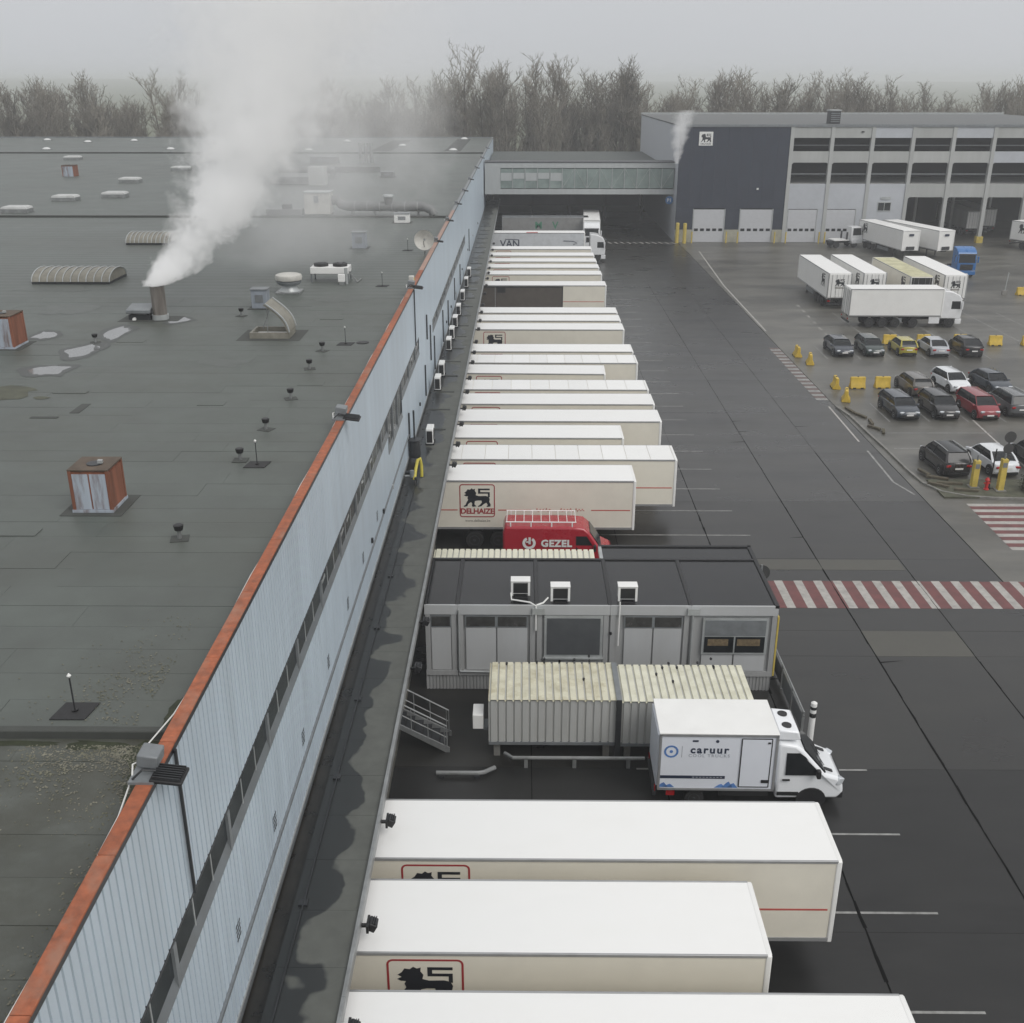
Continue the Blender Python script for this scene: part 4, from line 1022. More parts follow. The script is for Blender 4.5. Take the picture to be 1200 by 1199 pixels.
for k in range(9): MB().box(1.22 + k * 0.12, 1.29 + k * 0.12, -1.092, -1.0895, 1.29, 1.33).build('print_mark', M('grey_print2', (0.3, 0.32, 0.35)), rt)
for a, h in ((0.2, 0.2), (0.42, 0.14), (2.2, 0.16), (2.45, 0.26), (2.62, 0.2)):
    MB().prism([(a - 0.2, 0.88), (a + 0.2, 0.88), (a + 0.05, 0.88 + h), (a - 0.03, 0.88 + h * 0.8)], 'y', -1.087, -1.083).build('mountain_print', bl, rt)
MB().lathe([(0.06, 0), (0.06, 0.01)], (0, 0, 0), 8)
MB().cyl((2.0, -1.09, 2.78), (2.0, -1.083, 2.78), 0.06, n=10).build('sticker', navyp, rt); MB().box(1.15, 1.35, -1.088, -1.083, 2.75, 2.82).build('sticker', navyp, rt)
MB().box(0.2, 5.6, -0.42, 0.42, 0.45, 0.79).build('chassis', dkmetal, rt)
MB().box(-0.03, 0.045, -1.0, 1.0, 0.9, 2.95).build('rear_doors', boxw, rt); MB().box(-0.1, 0.0, -1.05, 1.05, 0.5, 0.66).build('rear_bumper', dkmetal, rt)
for s_ in (-1, 1): MB().box(-0.06, -0.031, s_ * 0.95 - 0.08, s_ * 0.95 + 0.08, 0.68, 0.85).build('tail_lamp', tailred, rt)
MB().box(2.2, 3.9, -1.02, -0.9, 0.5, 0.76).build('tool_box', blackp, rt)
MB().box(0.35, 0.65, -1.03, -0.95, 0.5, 0.8).build('rear_marker', tailred, rt)
# cab
cabp = [(4.16, 0.38), (6.05, 0.36), (6.22, 0.62), (6.16, 1.06), (6.02, 1.22), (5.62, 1.40), (4.92, 2.30), (4.70, 2.48), (4.16, 2.56)]
c = MB().prism(cabp, 'y', -0.99, 0.99).mod(lambda x, y, z: (x, y * (1 - 0.13 * max(0, z - 1.2) / 1.3) * (0.93 if x > 5.9 else 1), z)).build('cab', vanw, rt, bevel=0.10, seg=3)
def on_side(poly, name, mat, out=0.012):
    """a plate on the near and far sides of the cab, leaning in with it"""
    for s_ in (-1, 1):
        m = MB(); n_ = len(poly); W_ = lambda z: 0.99 * (1 - 0.13 * max(0, z - 1.2) / 1.3)
        m.v = [(p[0], s_ * (W_(p[1]) + out), p[1]) for p in poly] + [(p[0], s_ * (W_(p[1]) - 0.02), p[1]) for p in poly]
        m.f = [tuple(range(n_)), tuple(range(2*n_ - 1, n_ - 1, -1))] + [(k, (k+1) % n_, n_ + (k+1) % n_, n_ + k) for k in range(n_)]
        m.build(name, mat, c)
on_side([(4.42, 1.36), (5.34, 1.36), (5.42, 1.44), (4.98, 2.06), (4.82, 2.20), (4.42, 2.20)], 'side_window', glassd)
on_side([(4.22, 0.52), (4.86, 0.52), (4.86, 0.66), (4.22, 0.66)], 'side_moulding', blackp)
on_side([(4.34, 1.14), (4.56, 1.14), (4.56, 1.19), (4.34, 1.19)], 'door_handle', blackp, 0.03)
for s_ in (-1, 1):
    MB().box(5.30, 5.42, s_ * 1.13 - 0.09, s_ * 1.13 + 0.09, 1.36, 1.68).build('mirror', blackp, c, bevel=0.03)
    MB().obox((6.04, s_ * 0.80, 1.05), (0.24, 0.26, 0.30), ry=0.4, rz=-s_ * 0.5).build('headlight', headl, c, bevel=0.04)
    MB().obox((5.76, s_ * 0.62, 1.37), (0.26, 0.14, 0.03), ry=0.42).build('bonnet_vent', blackp, c)
    MB().cyl((5.25, s_ * 0.995, 0.38), (5.25, s_ * 0.90, 0.38), 0.44, n=20).build('wheel_arch', blackp, c)
ws = MB(); ws.add([(5.62, -0.92, 1.46), (5.62, 0.92, 1.46), (4.97, 0.80, 2.31), (4.97, -0.80, 2.31), (5.58, -0.92, 1.42), (5.58, 0.92, 1.42), (4.93, 0.80, 2.27), (4.93, -0.80, 2.27)], [(0,1,2,3),(7,6,5,4),(0,4,5,1),(1,5,6,2),(2,6,7,3),(3,7,4,0)])
ws.build('windscreen', glassd, c)
for y0 in (-0.55, 0.1): MB().tube([(5.64, y0, 1.49), (5.50, y0 + 0.42, 1.68)], 0.012, 4).build('wiper', blackp, c)
MB().box(6.0, 6.22, -0.9, 0.9, 0.36, 0.66).build('bumper', blackp, c, bevel=0.05)
MB().obox((6.18, 0, 0.92), (0.06, 1.0, 0.3), ry=-0.1).build('grille', blackp, c)
c.scale = (1.17, 1, 1); c.location = (4.16 * (1 - 1.17), 0, 0)
cu = MB().prism([(4.12, 2.60), (4.95, 2.60), (4.85, 2.95), (4.12, 3.02)], 'y', -0.72, 0.72).build('cooling_unit', vanw, rt, bevel=0.06)
for s_ in (-0.36, 0.36): MB().cyl((4.48, s_, 2.96), (4.48, s_, 3.02), 0.17, n=16).build('fan', blackp, cu)
MB().box(4.90, 4.96, -0.4, 0.4, 2.66, 2.84).build('unit_grille', blackp, cu)
# ================================================================ RED VAN
vr = M('van_red', (0.36, 0.008, 0.022), rough=0.25, var=0.05, coat=0.5)
rv = thing('panel_van', 'red high roof panel van with white roof rack and GEZEL lettering', 'van', (-0.95, 50.9, 0), R(-0.5))
body = [(0.0, 0.42), (5.55, 0.40), (5.72, 0.7), (5.64, 1.12), (5.05, 1.42), (4.45, 2.30), (4.15, 2.56), (3.6, 2.62), (0.12, 2.62), (0.0, 2.3)]
b_ = MB().prism(body, 'y', -1.0, 1.0).mod(lambda x, y, z: (x, y * (1 - 0.12 * max(0, z - 1.3) / 1.3), z)).build('body', vr, rv, bevel=0.12, seg=3)
ws = MB(); ws.add([(5.08, -0.88, 1.45), (5.08, 0.88, 1.45), (4.50, 0.76, 2.30), (4.50, -0.76, 2.30), (5.02, -0.88, 1.42), (5.02, 0.88, 1.42), (4.44, 0.76, 2.27), (4.44, -0.76, 2.27)], [(0,1,2,3),(7,6,5,4),(0,4,5,1),(1,5,6,2),(2,6,7,3),(3,7,4,0)])
ws.build('windscreen', glassd, b_)
for s_ in (-1, 1):
    wheel(rv, 1.0, s_ * 0.88, 0.35, VW); wheel(rv, 4.75, s_ * 0.88, 0.35, VW)
    m = MB().prism([(3.75, 1.42), (4.75, 1.42), (4.30, 2.15), (3.75, 2.15)], 'y', s_ * 0.96 - 0.012, s_ * 0.96 + 0.03).build('side_window', glassd, b_)
    MB().box(4.65, 4.78, s_ * 1.12 - 0.1, s_ * 1.12 + 0.1, 1.4, 1.75).build('mirror', blackp, b_, bevel=0.03)
rk = empty_part('roof_rack', rv)
for s_ in (-0.78, 0.78):
    MB().tube([(0.15, s_, 2.86), (3.75, s_, 2.86)], 0.03, 6).build('rail', white, rk)
for k in range(9): MB().tube([(0.2 + k * 0.44, -0.78, 2.86), (0.2 + k * 0.44, 0.78, 2.86)], 0.018, 6).build('cross_bar', white, rk)
for k in range(4):
    for s_ in (-0.78, 0.78): MB().box(0.4 + k * 1.05 - 0.03, 0.4 + k * 1.05 + 0.03, s_ - 0.03, s_ + 0.03, 2.60, 2.86).build('rack_foot', white, rk)
lettering('GEZEL', 0.52, whitepl, rv, (2.75, -0.99, 1.75), bold=0.022, space=1.08)
gm = MB(); q_ = []
for k in range(26):
    a = R(115 + 300 * k / 25); q_.append((math.cos(a), math.sin(a)))
m = MB(); n_ = len(q_)
m.v = [(1.35 + 0.34 * p[0], -0.994, 1.78 + 0.34 * p[1]) for p in q_] + [(1.35 + 0.20 * p[0], -0.994, 1.78 + 0.20 * p[1]) for p in q_]
m.f = [(k, k + 1, n_ + k + 1, n_ + k) for k in range(n_ - 1)]
m.build('g_emblem', whitepl, rv)
MB().box(1.32, 1.44, -0.998, -0.993, 1.72, 2.10).build('g_emblem', whitepl, rv); MB().box(1.20, 1.44, -0.998, -0.9935, 1.80, 1.88).build('g_emblem', whitepl, rv)
MB().box(1.6, 3.1, -1.003, -0.998, 1.30, 1.36).build('small_print', M('pale_red_print', (0.5, 0.25, 0.26)), rv)
# ================================================================ CARS
def make_car(label, paint, loc, rz, L=4.4, W=1.8, H=1.45, kind='hatch', rails=False, glassroof=False, front=True):
    t = thing('parked_car', label, 'car', loc, rz, 'cars in the car park')
    h2 = L / 2
    hood = H * 0.655; belt = H * 0.62
    if kind == 'sedan': xr, xr2, zr, tail = -h2 + 0.55, -h2 + 1.35, H * 0.68, -h2 + 0.1
    elif kind == 'suv': xr, xr2, zr, tail = -h2 + 0.12, -h2 + 0.55, H * 0.64, -h2 + 0.04
    elif kind == 'coupe': xr, xr2, zr, tail = -h2 + 0.25, -h2 + 1.25, H * 0.68, -h2 + 0.05
    elif kind == 'mpv': xr, xr2, zr, tail = -h2 + 0.08, -h2 + 0.38, H * 0.62, -h2 + 0.03
    else: xr, xr2, zr, tail = -h2 + 0.12, -h2 + 0.62, H * 0.65, -h2 + 0.04
    xf = h2 - (1.0 if kind != 'mpv' else 0.72); xf2 = xf - (0.72 if kind != 'mpv' else 0.8)
    prof = [(-h2 + 0.16, 0.22), (h2 - 0.2, 0.20), (h2 - 0.02, 0.34), (h2, 0.52), (h2 - 0.12, H * 0.49), (h2 - 0.42, H * 0.57), (xf, hood), (0, hood + 0.02), (xr, zr), (tail, zr - 0.06), (-h2 + 0.01, 0.62), (-h2, 0.4)]
    def taper(x, y, z):
        e = max(0.0, (abs(x) - (h2 - 0.75)) / 0.75); k = 1 - 0.15 * e * e
        if z > 0.55: k *= 1 - 0.09 * min(1, (z - 0.55) / 0.5)
        return (x, y * k, z)
    # several sections across the width so that the ends round off in plan
    def slab(W2):
        m = MB(); ys = [-W2, -W2 * 0.93, -W2 * 0.6, 0, W2 * 0.6, W2 * 0.93, W2]
        rings = []
        for yq in ys:
            f = abs(yq) / W2; pull = 0.20 * f ** 3
            rings.append([(x - math.copysign(pull * max(0, (abs(x) - h2 + 0.8) / 0.8), x), yq, z - (0.03 * f ** 2 if z > 0.7 else 0)) for x, z in prof])
        m.loft(rings); return m
    body = slab(W / 2).mod(taper).build('body', paint, t, bevel=0.05, seg=2)
    wb, wt = W / 2 * 0.90, W / 2 * 0.70
    zt = H - 0.035
    gl_ = MB(); gl_.loft([[(xr, -wb, belt), (xf, -wb * 0.97, belt), (xf, wb * 0.97, belt), (xr, wb, belt)], [(xr2 * 0.5 + xr * 0.5 - 0.02, -(wb + wt) / 2 - 0.015, (belt + zt) / 2 + 0.02), (xf2 * 0.5 + xf * 0.5 + 0.03, -(wb + wt) / 2 - 0.015, (belt + zt) / 2 + 0.02), (xf2 * 0.5 + xf * 0.5 + 0.03, (wb + wt) / 2 + 0.015, (belt + zt) / 2 + 0.02), (xr2 * 0.5 + xr * 0.5 - 0.02, (wb + wt) / 2 + 0.015, (belt + zt) / 2 + 0.02)],
                          [(xr2, -wt, zt), (xf2, -wt, zt), (xf2, wt, zt), (xr2, wt, zt)]])
    gl_.build('glazing', glassd, t, bevel=0.03)
    rf = MB(); rings = []
    for f in (0, 0.08, 0.3, 0.6, 0.92, 1.0):
        x = xr2 - 0.05 + (xf2 - xr2 + 0.12) * f; cz = 0.035 * math.sin(PI * f)
        rings.append([(x, -wt - 0.015, zt - 0.01), (x, -wt * 0.9, zt + 0.025 + cz * 0.6), (x, 0, zt + 0.035 + cz), (x, wt * 0.9, zt + 0.025 + cz * 0.6), (x, wt + 0.015, zt - 0.01)])
    rf.loft(rings).build('roof_panel', glassd if glassroof else paint, t, smooth=40)
    for s_ in (-1, 1):
        MB().tube([(xf + 0.02, s_ * wb * 0.98, belt - 0.02), ((xf + xf2) / 2 + 0.03, s_ * ((wb + wt) / 2 + 0.015), (belt + zt) / 2 + 0.02), (xf2, s_ * (wt + 0.005), zt + 0.005)], 0.035, 5).build('pillar', paint, t)
        MB().tube([(xr, s_ * wb * 0.98, belt - 0.02), ((xr + xr2) / 2 - 0.02, s_ * ((wb + wt) / 2 + 0.015), (belt + zt) / 2 + 0.02), (xr2, s_ * (wt + 0.005), zt + 0.005)], [0.10, 0.08, 0.05], 5).build('pillar', paint, t)
        MB().tube([(0.0, s_ * wb, belt), (-0.08, s_ * ((wb + wt) / 2 + 0.018), (belt + zt) / 2 + 0.02), (-0.12, s_ * (wt + 0.005), zt)], 0.03, 4).build('pillar', blackp, t)
        for x in (h2 - 0.82, -h2 + 0.80):
            MB().cyl((x, s_ * (W/2 - 0.10), 0.34), (x, s_ * (W/2 + 0.003), 0.34), 0.39, n=18).build('wheel_arch', blackp, t)
            wheel(t, x, s_ * (W/2 - 0.10), 0.33, CW)
        MB().obox((h2 - 0.13, s_ * (W/2 - 0.34), H * 0.45), (0.16, 0.34, 0.11), rz=-s_ * 0.45, ry=0.2).build('headlight', headl, t, bevel=0.02)
        MB().obox((-h2 + 0.10, s_ * (W/2 - 0.30), H * 0.50), (0.12, 0.36, 0.13), rz=s_ * 0.35).build('tail_lamp', tailred, t, bevel=0.02)
        MB().obox((xf - 0.22, s_ * (W/2 + 0.07), belt + 0.05), (0.14, 0.2, 0.13)).build('mirror', paint, t, bevel=0.03)
        MB().box(-h2 + 1.1, h2 - 1.1, s_ * (W/2) - 0.01, s_ * (W/2) + 0.012, 0.24, 0.34).build('sill', blackp, t)
        if rails: MB().tube([(xr2 + 0.1, s_ * wt * 0.95, zt + 0.06), ((xr2 + xf2)/2, s_ * wt * 0.95, zt + 0.10), (xf2 - 0.05, s_ * wt * 0.95, zt + 0.06)], 0.028, 5).build('roof_rail', ltmetal, t)
    MB().box(h2 - 0.05, h2 + 0.006, -W * 0.3, W * 0.3, 0.30, 0.50).build('grille', blackp, t)
    MB().box(-h2 - 0.006, -h2 + 0.05, -W * 0.36, W * 0.36, 0.26, 0.42).build('rear_bumper_trim', blackp, t)
    MB().box(h2 + 0.004, h2 + 0.016, -0.26, 0.26, 0.44, 0.55).build('number_plate', whitepl, t)
    MB().box(-h2 - 0.018, -h2 - 0.005, -0.26, 0.26, 0.62, 0.73).build('number_plate', whitepl, t)
    return t
def paintm(n, c, r=0.22): return M('car_' + n, c, rough=r, var=0.04, coat=0.6, dirt=0.15, dirtcol=(0.1, 0.1, 0.09))
pk = dict(navy=paintm('navy', (0.018, 0.025, 0.04)), green=paintm('green', (0.015, 0.03, 0.028)), yellow=paintm('yellow', (0.42, 0.36, 0.04)), silver=paintm('silver', (0.42, 0.44, 0.47)),
          black=paintm('black', (0.012, 0.012, 0.014)), slate=paintm('slate', (0.03, 0.04, 0.055)), red=paintm('red', (0.24, 0.02, 0.03)), taupe=paintm('taupe', (0.11, 0.10, 0.09)), white=paintm('white', (0.72, 0.74, 0.76)), brown=paintm('brown', (0.022, 0.02, 0.021)), grey=paintm('grey', (0.10, 0.105, 0.11)))
F_, B_ = R(-90), R(90)        # nose towards the camera / nose away
make_car('dark navy saloon facing out at the left end of the row by the yellow barriers', pk['navy'], (29.75, 98.9, 0), F_, 4.7, 1.85, 1.44, 'coupe')
make_car('very dark green hatchback next to the navy saloon', pk['green'], (32.65, 98.9, 0), F_, 4.4, 1.82, 1.48, 'hatch')
make_car('olive yellow hatchback with nose towards the yellow barriers', pk['yellow'], (35.75, 98.9, 0), B_, 3.95, 1.74, 1.46, 'hatch')
make_car('silver saloon with rear to the lane beside the yellow hatchback', pk['silver'], (38.6, 98.9, 0), B_, 4.5, 1.8, 1.44, 'sedan')
make_car('black sloping back crossover parked after the silver saloon', pk['black'], (41.6, 98.8, 0), B_, 4.5, 1.86, 1.6, 'coupe')
make_car('dark slate estate car facing the painted lines beside the pair of yellow barriers', pk['slate'], (28.95, 79.1, 0), F_ + R(3), 4.6, 1.85, 1.46, 'hatch')
make_car('black crossover between the slate estate and the red people carrier', pk['black'], (32.0, 79.1, 0), F_ + R(2), 4.4, 1.85, 1.56, 'suv')
make_car('dark red people carrier with large windscreen', pk['red'], (34.95, 79.0, 0), F_ + R(3), 4.4, 1.82, 1.64, 'mpv')
make_car('grey sport utility car with rear to the lane beside the red people carrier', pk['grey'], (37.7, 80.0, 0), B_ + R(3), 4.6, 1.88, 1.66, 'suv', rails=True)
make_car('taupe grey estate car behind the dark slate estate', pk['taupe'], (32.2, 85.4, 0), B_ + R(2), 4.5, 1.82, 1.5, 'hatch')
make_car('white hatchback behind the red people carrier', pk['white'], (35.6, 86.3, 0), F_ + R(6), 4.2, 1.78, 1.5, 'hatch')
make_car('dark blue grey saloon beside the white hatchback', pk['slate'], (38.9, 86.4, 0), F_ + R(6), 4.6, 1.82, 1.46, 'sedan')
make_car('dark brown sport utility car with silver roof rails near the yellow posts', pk['brown'], (27.9, 66.7, 0), B_ + R(3), 4.5, 1.88, 1.66, 'suv', rails=True, glassroof=True)
make_car('white saloon car behind the tall yellow post', pk['white'], (31.05, 66.8, 0), B_ + R(4), 4.6, 1.84, 1.46, 'sedan')
make_car('black car parked beyond the white saloon near the yellow posts', pk['black'], (34.3, 67.4, 0), B_ + R(4), 4.5, 1.84, 1.6, 'suv')
# ================================================================ SITE CABINS
cabw = M('cabin_panel', (0.43, 0.44, 0.445), rough=0.5, var=0.05, dirt=0.4, dirtcol=(0.28, 0.28, 0.27), dscale=1.0, streak=True, objvar=0.05)
cabf = M('cabin_frame', (0.34, 0.345, 0.345), rough=0.5, var=0.08, dirt=0.45, dirtcol=(0.2, 0.2, 0.19), streak=True)
memb = M('wet_roof_membrane', (0.013, 0.0135, 0.015), rough=0.14, spec=0.35, var=0.2, scale=0.5, dirt=0.5, dirtcol=(0.024, 0.024, 0.023), dscale=0.4, objvar=0.15, ddet=3)
ofc = thing('site_cabins', 'row of grey prefabricated office cabins with black flat roof beside the red van', 'cabin')
OY = 38.6
MX = [-3.95, -2.6, 0.62, 3.62, 6.9, 10.45]
MB().box(-3.9, 10.4, OY + 0.1, 43.1, 0.72, 3.85).build('core', cabf, ofc); MB().box(3.66, 10.4, 43.12, 44.5, 0.72, 3.85).build('core', cabf, ofc)
for k in range(5):
    a, b_ = MX[k], MX[k+1]
    MB().box(a + 0.09, b_ - 0.09, OY + 0.07, 43.1, 3.93, 3.97).build('roof_sheet', memb, ofc)
    MB().box(a - 0.085 if k else a, a + 0.085, OY + 0.03, 43.15, 3.93, 4.015).build('roof_lap', blackp, ofc, bevel=0.02)
    MB().box(a, b_ - 0.006, OY - 0.02, OY + 0.055, 3.56, 4.0).build('fascia', cabw, ofc, bevel=0.01)
    for xx in (a + 0.03, b_ - 0.25 if k < 4 else b_ - 0.22): MB().box(xx, xx + 0.2, OY + 0.0, OY + 0.1, 0.72, 3.558).build('frame_post', cabf, ofc)
    MB().box(a + 0.01, b_ - 0.016, OY - 0.01, OY + 0.1, 0.72, 0.95).build('floor_rail', cabf, ofc)
MB().box(10.3, 10.46, OY - 0.02, 44.6, 3.9, 4.03).build('roof_edge', blackp, ofc); MB().box(-3.95, 3.55, 43.0, 43.16, 3.9, 4.02).build('roof_edge', blackp, ofc)
MB().box(3.66, 10.3, 43.17, 44.45, 3.93, 3.97).build('roof_sheet', memb, ofc); MB().box(3.5, 10.46, 44.46, 44.62, 3.9, 4.03).build('roof_edge', blackp, ofc); MB().box(3.66, 10.3, 43.02, 43.16, 3.93, 4.02).build('roof_lap', blackp, ofc)
MB().box(3.5, 3.64, 43.17, 44.45, 3.8, 4.02).build('roof_edge', ltmetal, ofc)
def panels(a, b_, n_, z0, z1):
    w = (b_ - a) / n_
    for k in range(n_): MB().box(a + k * w + 0.03, a + (k+1) * w - 0.03, OY + 0.02, OY + 0.095, z0, z1).build('wall_panel', cabw, ofc, bevel=0.008)
stripg = M('strip_glass', (0.05, 0.05, 0.048), rough=0.25, var=0.4, scale=3)
def strip_window(a, b_):
    f = MB().box(a, b_, OY - 0.002, OY + 0.06, 2.98, 3.52).build('strip_window', grmetal, ofc)
    for k in range(2):
        w = (b_ - a) / 2; MB().box(a + k * w + 0.06, a + (k+1) * w - 0.06, OY - 0.02, OY - 0.004, 3.03, 3.47).build('pane', stripg, f)
    panels(a, b_, 2, 0.97, 2.95)
strip_window(-2.3, 0.28); strip_window(4.2, 6.6)
f = MB().box(-3.72, -2.85, OY - 0.002, OY + 0.06, 2.98, 3.52).build('strip_window', grmetal, ofc); MB().box(-3.66, -2.91, OY - 0.02, OY - 0.004, 3.03, 3.47).build('pane', stripg, f); panels(-3.72, -2.85, 1, 0.97, 2.95)
f = MB().box(0.95, 3.35, OY - 0.03, OY + 0.06, 1.62, 3.54).build('shuttered_window', ltmetal, ofc)
MB().box(1.06, 3.24, OY - 0.05, OY - 0.032, 1.74, 3.42).build('shutter', M('grey_shutter', (0.075, 0.08, 0.085), rough=0.4, var=0.1), f); MB().box(0.9, 3.4, OY - 0.14, OY - 0.004, 1.56, 1.615).build('sill', ltmetal, f); panels(0.95, 3.35, 2, 0.97, 1.54)
f = MB().box(7.42, 10.1, OY - 0.03, OY + 0.06, 1.78, 3.44).build('window', ltmetal, ofc)
MB().box(7.52, 10.0, OY - 0.05, OY - 0.032, 2.66, 3.36).build('blind', grmetal, f)
for k in range(2):
    p_ = MB().box(7.52 + k * 1.27, 8.72 + k * 1.27, OY - 0.05, OY - 0.032, 1.88, 2.60).build('pane', glassd, f)
    MB().box(7.66 + k * 1.2, 8.5 + k * 1.3, OY - 0.056, OY - 0.051, 2.2, 2.5).build('painted_blind_reflection', M('warm_reflection_paint', (0.16, 0.12, 0.07), rough=0.4, var=0.4, scale=8), p_)  # reflection of a blind, painted as a warm plate on the glass
panels(7.42, 10.1, 2, 0.97, 1.74)
MB().box(10.452, 10.52, OY + 0.0, OY + 0.22, 0.75, 3.5).build('corner_guard', postyel, ofc)
# ribbed skirt under the cabins
def corrug(x0, x1, z0, z1, y, pitch=0.14, dep=0.03):
    m = MB(); n_ = round((x1 - x0) / pitch); p = (x1 - x0) / n_; pts = []
    for k in range(n_):
        a = x0 + k * p; pts += [(a, 0), (a + p * .5, 0), (a + p * .6, dep), (a + p * .9, dep), (a + p * 0.999, 0)]
    for x, d in pts: m.v += [(x, y + d, z0), (x, y + d, z1)]
    for k in range(len(pts) - 1): m.f.append((2*k, 2*k+2, 2*k+3, 2*k+1))
    return m
corrug(-3.95, 10.4, 0.02, 0.70, OY + 0.05).build('base_skirt', cabf, ofc)
pp = MB().tube([(-2.55, OY - 0.08, 3.8), (-2.55, OY - 0.08, 1.0), (-2.5, OY - 0.08, 0.95), (-1.0, OY - 0.08, 0.92)], 0.035, 6).build('drain_pipe', ltmetal, ofc)
MB().tube([(4.0, OY - 0.08, 4.2), (3.98, OY - 0.08, 2.2)], 0.03, 6).build('drain_pipe', whitepl, ofc); MB().tube([(6.98, OY - 0.07, 3.7), (6.98, OY - 0.07, 0.9)], 0.04, 6).build('drain_pipe', ltmetal, ofc)
for a in (0.45, 6.75): MB().box(a, a + 0.5, OY - 0.12, OY - 0.03, 3.62, 3.9).build('gutter_bracket', ltmetal, ofc)
MB().tube([(-0.42, 39.3, 4.2), (-0.4, 39.0, 4.05), (0.35, 38.75, 4.05), (0.6, 38.55, 4.0), (0.6, 38.50, 2.9)], 0.035, 6).build('drain_pipe', whitepl, ofc); MB().tube([(1.1, 38.9, 4.2), (0.9, 38.72, 4.05), (0.62, 38.6, 4.0)], 0.035, 6).build('drain_pipe', whitepl, ofc)
wlamp = MB().cyl((3.66, OY - 0.1, 2.75), (3.66, OY - 0.02, 2.75), 0.06, n=10).build('wall_lamp', blackp, ofc)
# air conditioners on the cabin roof
for x, y, lb in ((-0.03, 39.45, 'white air conditioner on the black cabin roof, end one by the dock canopy'), (1.6, 38.95, 'white air conditioner on the black cabin roof, middle one of the three'), (4.35, 38.98, 'white air conditioner on the black cabin roof, apart from the other two')):
    a = thing('roof_air_conditioner', lb, 'air conditioner', (x, y, 3.98), 0, 'air conditioners on the cabin roof')
    MB().box(-0.42, 0.42, 0.1, 0.55, 0.06, 0.74).build('casing', white, a, bevel=0.02)
    MB().box(-0.33, 0.33, 0.08, 0.099, 0.12, 0.64).build('grille', blackp, a); MB().box(-0.44, 0.44, 0.02, 0.56, 0.742, 0.78).build('hood', white, a, bevel=0.01)
    for s_ in (-1, 1): MB().box(s_ * 0.38 - 0.05, s_ * 0.38 + 0.05, 0.04, 0.098, 0.0, 0.74).build('side_frame', white, a)
    for s_ in (-0.3, 0.3): MB().box(s_ - 0.05, s_ + 0.05, 0.05, 0.58, 0.0, 0.059).build('foot', dkmetal, a)
    a.scale = (0.92, 0.92, 0.86)
# ribbed containers
yelr = M('yellowed_sheet', (0.66, 0.65, 0.53), rough=0.6, var=0.10, scale=1.5, dirt=0.5, dirtcol=(0.36, 0.34, 0.2), dscale=2.0)
yelr2 = M('yellowed_sheet_brown', (0.62, 0.60, 0.47), rough=0.6, var=0.12, scale=1.5, dirt=0.75, dirtcol=(0.30, 0.25, 0.12), dscale=1.6)
ribw = M('ribbed_wall_white', (0.47, 0.475, 0.46), rough=0.6, var=0.06, scale=1.5, dirt=0.5, dirtcol=(0.27, 0.27, 0.25), dscale=1.5, streak=True)
def container(x0, x1, y0, y1, z0, z1, label, rmat, holes=True):
    t = thing('ribbed_container', label, 'container', ((x0 + x1) / 2, (y0 + y1) / 2, 0), 0, 'ribbed storage containers'); w, d = (x1 - x0) / 2, (y1 - y0) / 2
    MB().box(-w + 0.03, w - 0.03, -d + 0.07, d - 0.05, z0, z1 - 0.06).build('box_body', ribw, t)
    m = MB(); n_ = round(2 * w / 0.29); p = 2 * w / n_; pts = []
    for k in range(n_):
        a = -w + k * p; pts += [(a, 0), (a + p * 0.06, -0.07), (a + p * 0.22, -0.07), (a + p * 0.30, 0)]
    pts.append((w, 0))
    for x, h in pts: m.v += [(x, -d - 0.05, z1 + h), (x, d, z1 + h)]
    for k in range(len(pts) - 1): m.f.append((2*k, 2*k+2, 2*k+3, 2*k+1))
    m.build('roof_sheeting', rmat, t)
    m = MB()
    for x, h in pts: m.v += [(x, -d - h * 0.8, z0), (x, -d - h * 0.8, z1 - 0.07)]
    for k in range(len(pts) - 1): m.f.append((2*k, 2*k+2, 2*k+3, 2*k+1))
    m.build('wall_sheeting', ribw, t)
    MB().box(-w, w, -d - 0.03, -d + 0.06, z0 - 0.12, z0 - 0.002).build('base_rail', grmetal, t)
    for sx in (-1, 1):
        for sy in (-1, 1): MB().box(sx * (w - 0.3) - 0.12, sx * (w - 0.3) + 0.12, sy * (d - 0.3) - 0.12, sy * (d - 0.3) + 0.12, 0, z0 - 0.12).build('support_block', kerbm, t)
    if holes:
        for k in range(9): # broken spots in the sheet
            a = -w + p * (rnd.randrange(2, n_ - 2)) + p * 0.19; yq = d - 0.15 - abs(rnd.gauss(0, 0.5))
            if yq < -d: continue
            MB().cyl((a, yq, z1 - 0.035), (a, yq, z1 + 0.004), 0.05, n=7).build('broken_spot', blackp, t).scale = (1, 1.8, 1)
    return t
container(-1.2, 3.52, 33.75, 36.45, 0.75, 2.6, 'ribbed container with brown streaked cream roof, by the steel stairs', yelr2)
container(3.72, 8.58, 33.68, 36.3, 0.75, 2.6, 'ribbed container with yellowed cream roof behind the refrigerated truck', yelr)
container(-4.2, 3.5, 45.0, 47.3, 0.2, 2.6, 'low container with bright ribbed roof between the cabins and the red van', M('pale_ribbed_roof', (0.72, 0.71, 0.58), rough=0.6, var=0.08, dirt=0.3, dirtcol=(0.5, 0.48, 0.33)), False)
gap = thing('gap_plate', 'narrow grey steel plate covering the joint between the two ribbed containers', 'plate', (3.62, 35.0, 0))
MB().box(-0.1, 0.1, -1.36, 1.35, 2.6, 2.66).build('top_strip', grmetal, gap); MB().box(-0.1, 0.1, -1.40, -1.365, 0.1, 2.66).build('front_strip', dkmetal, gap)
acx = thing('wall_air_conditioner', 'small white air conditioner on the end of the brown streaked container', 'air conditioner', (-1.6, 34.3, 1.2))
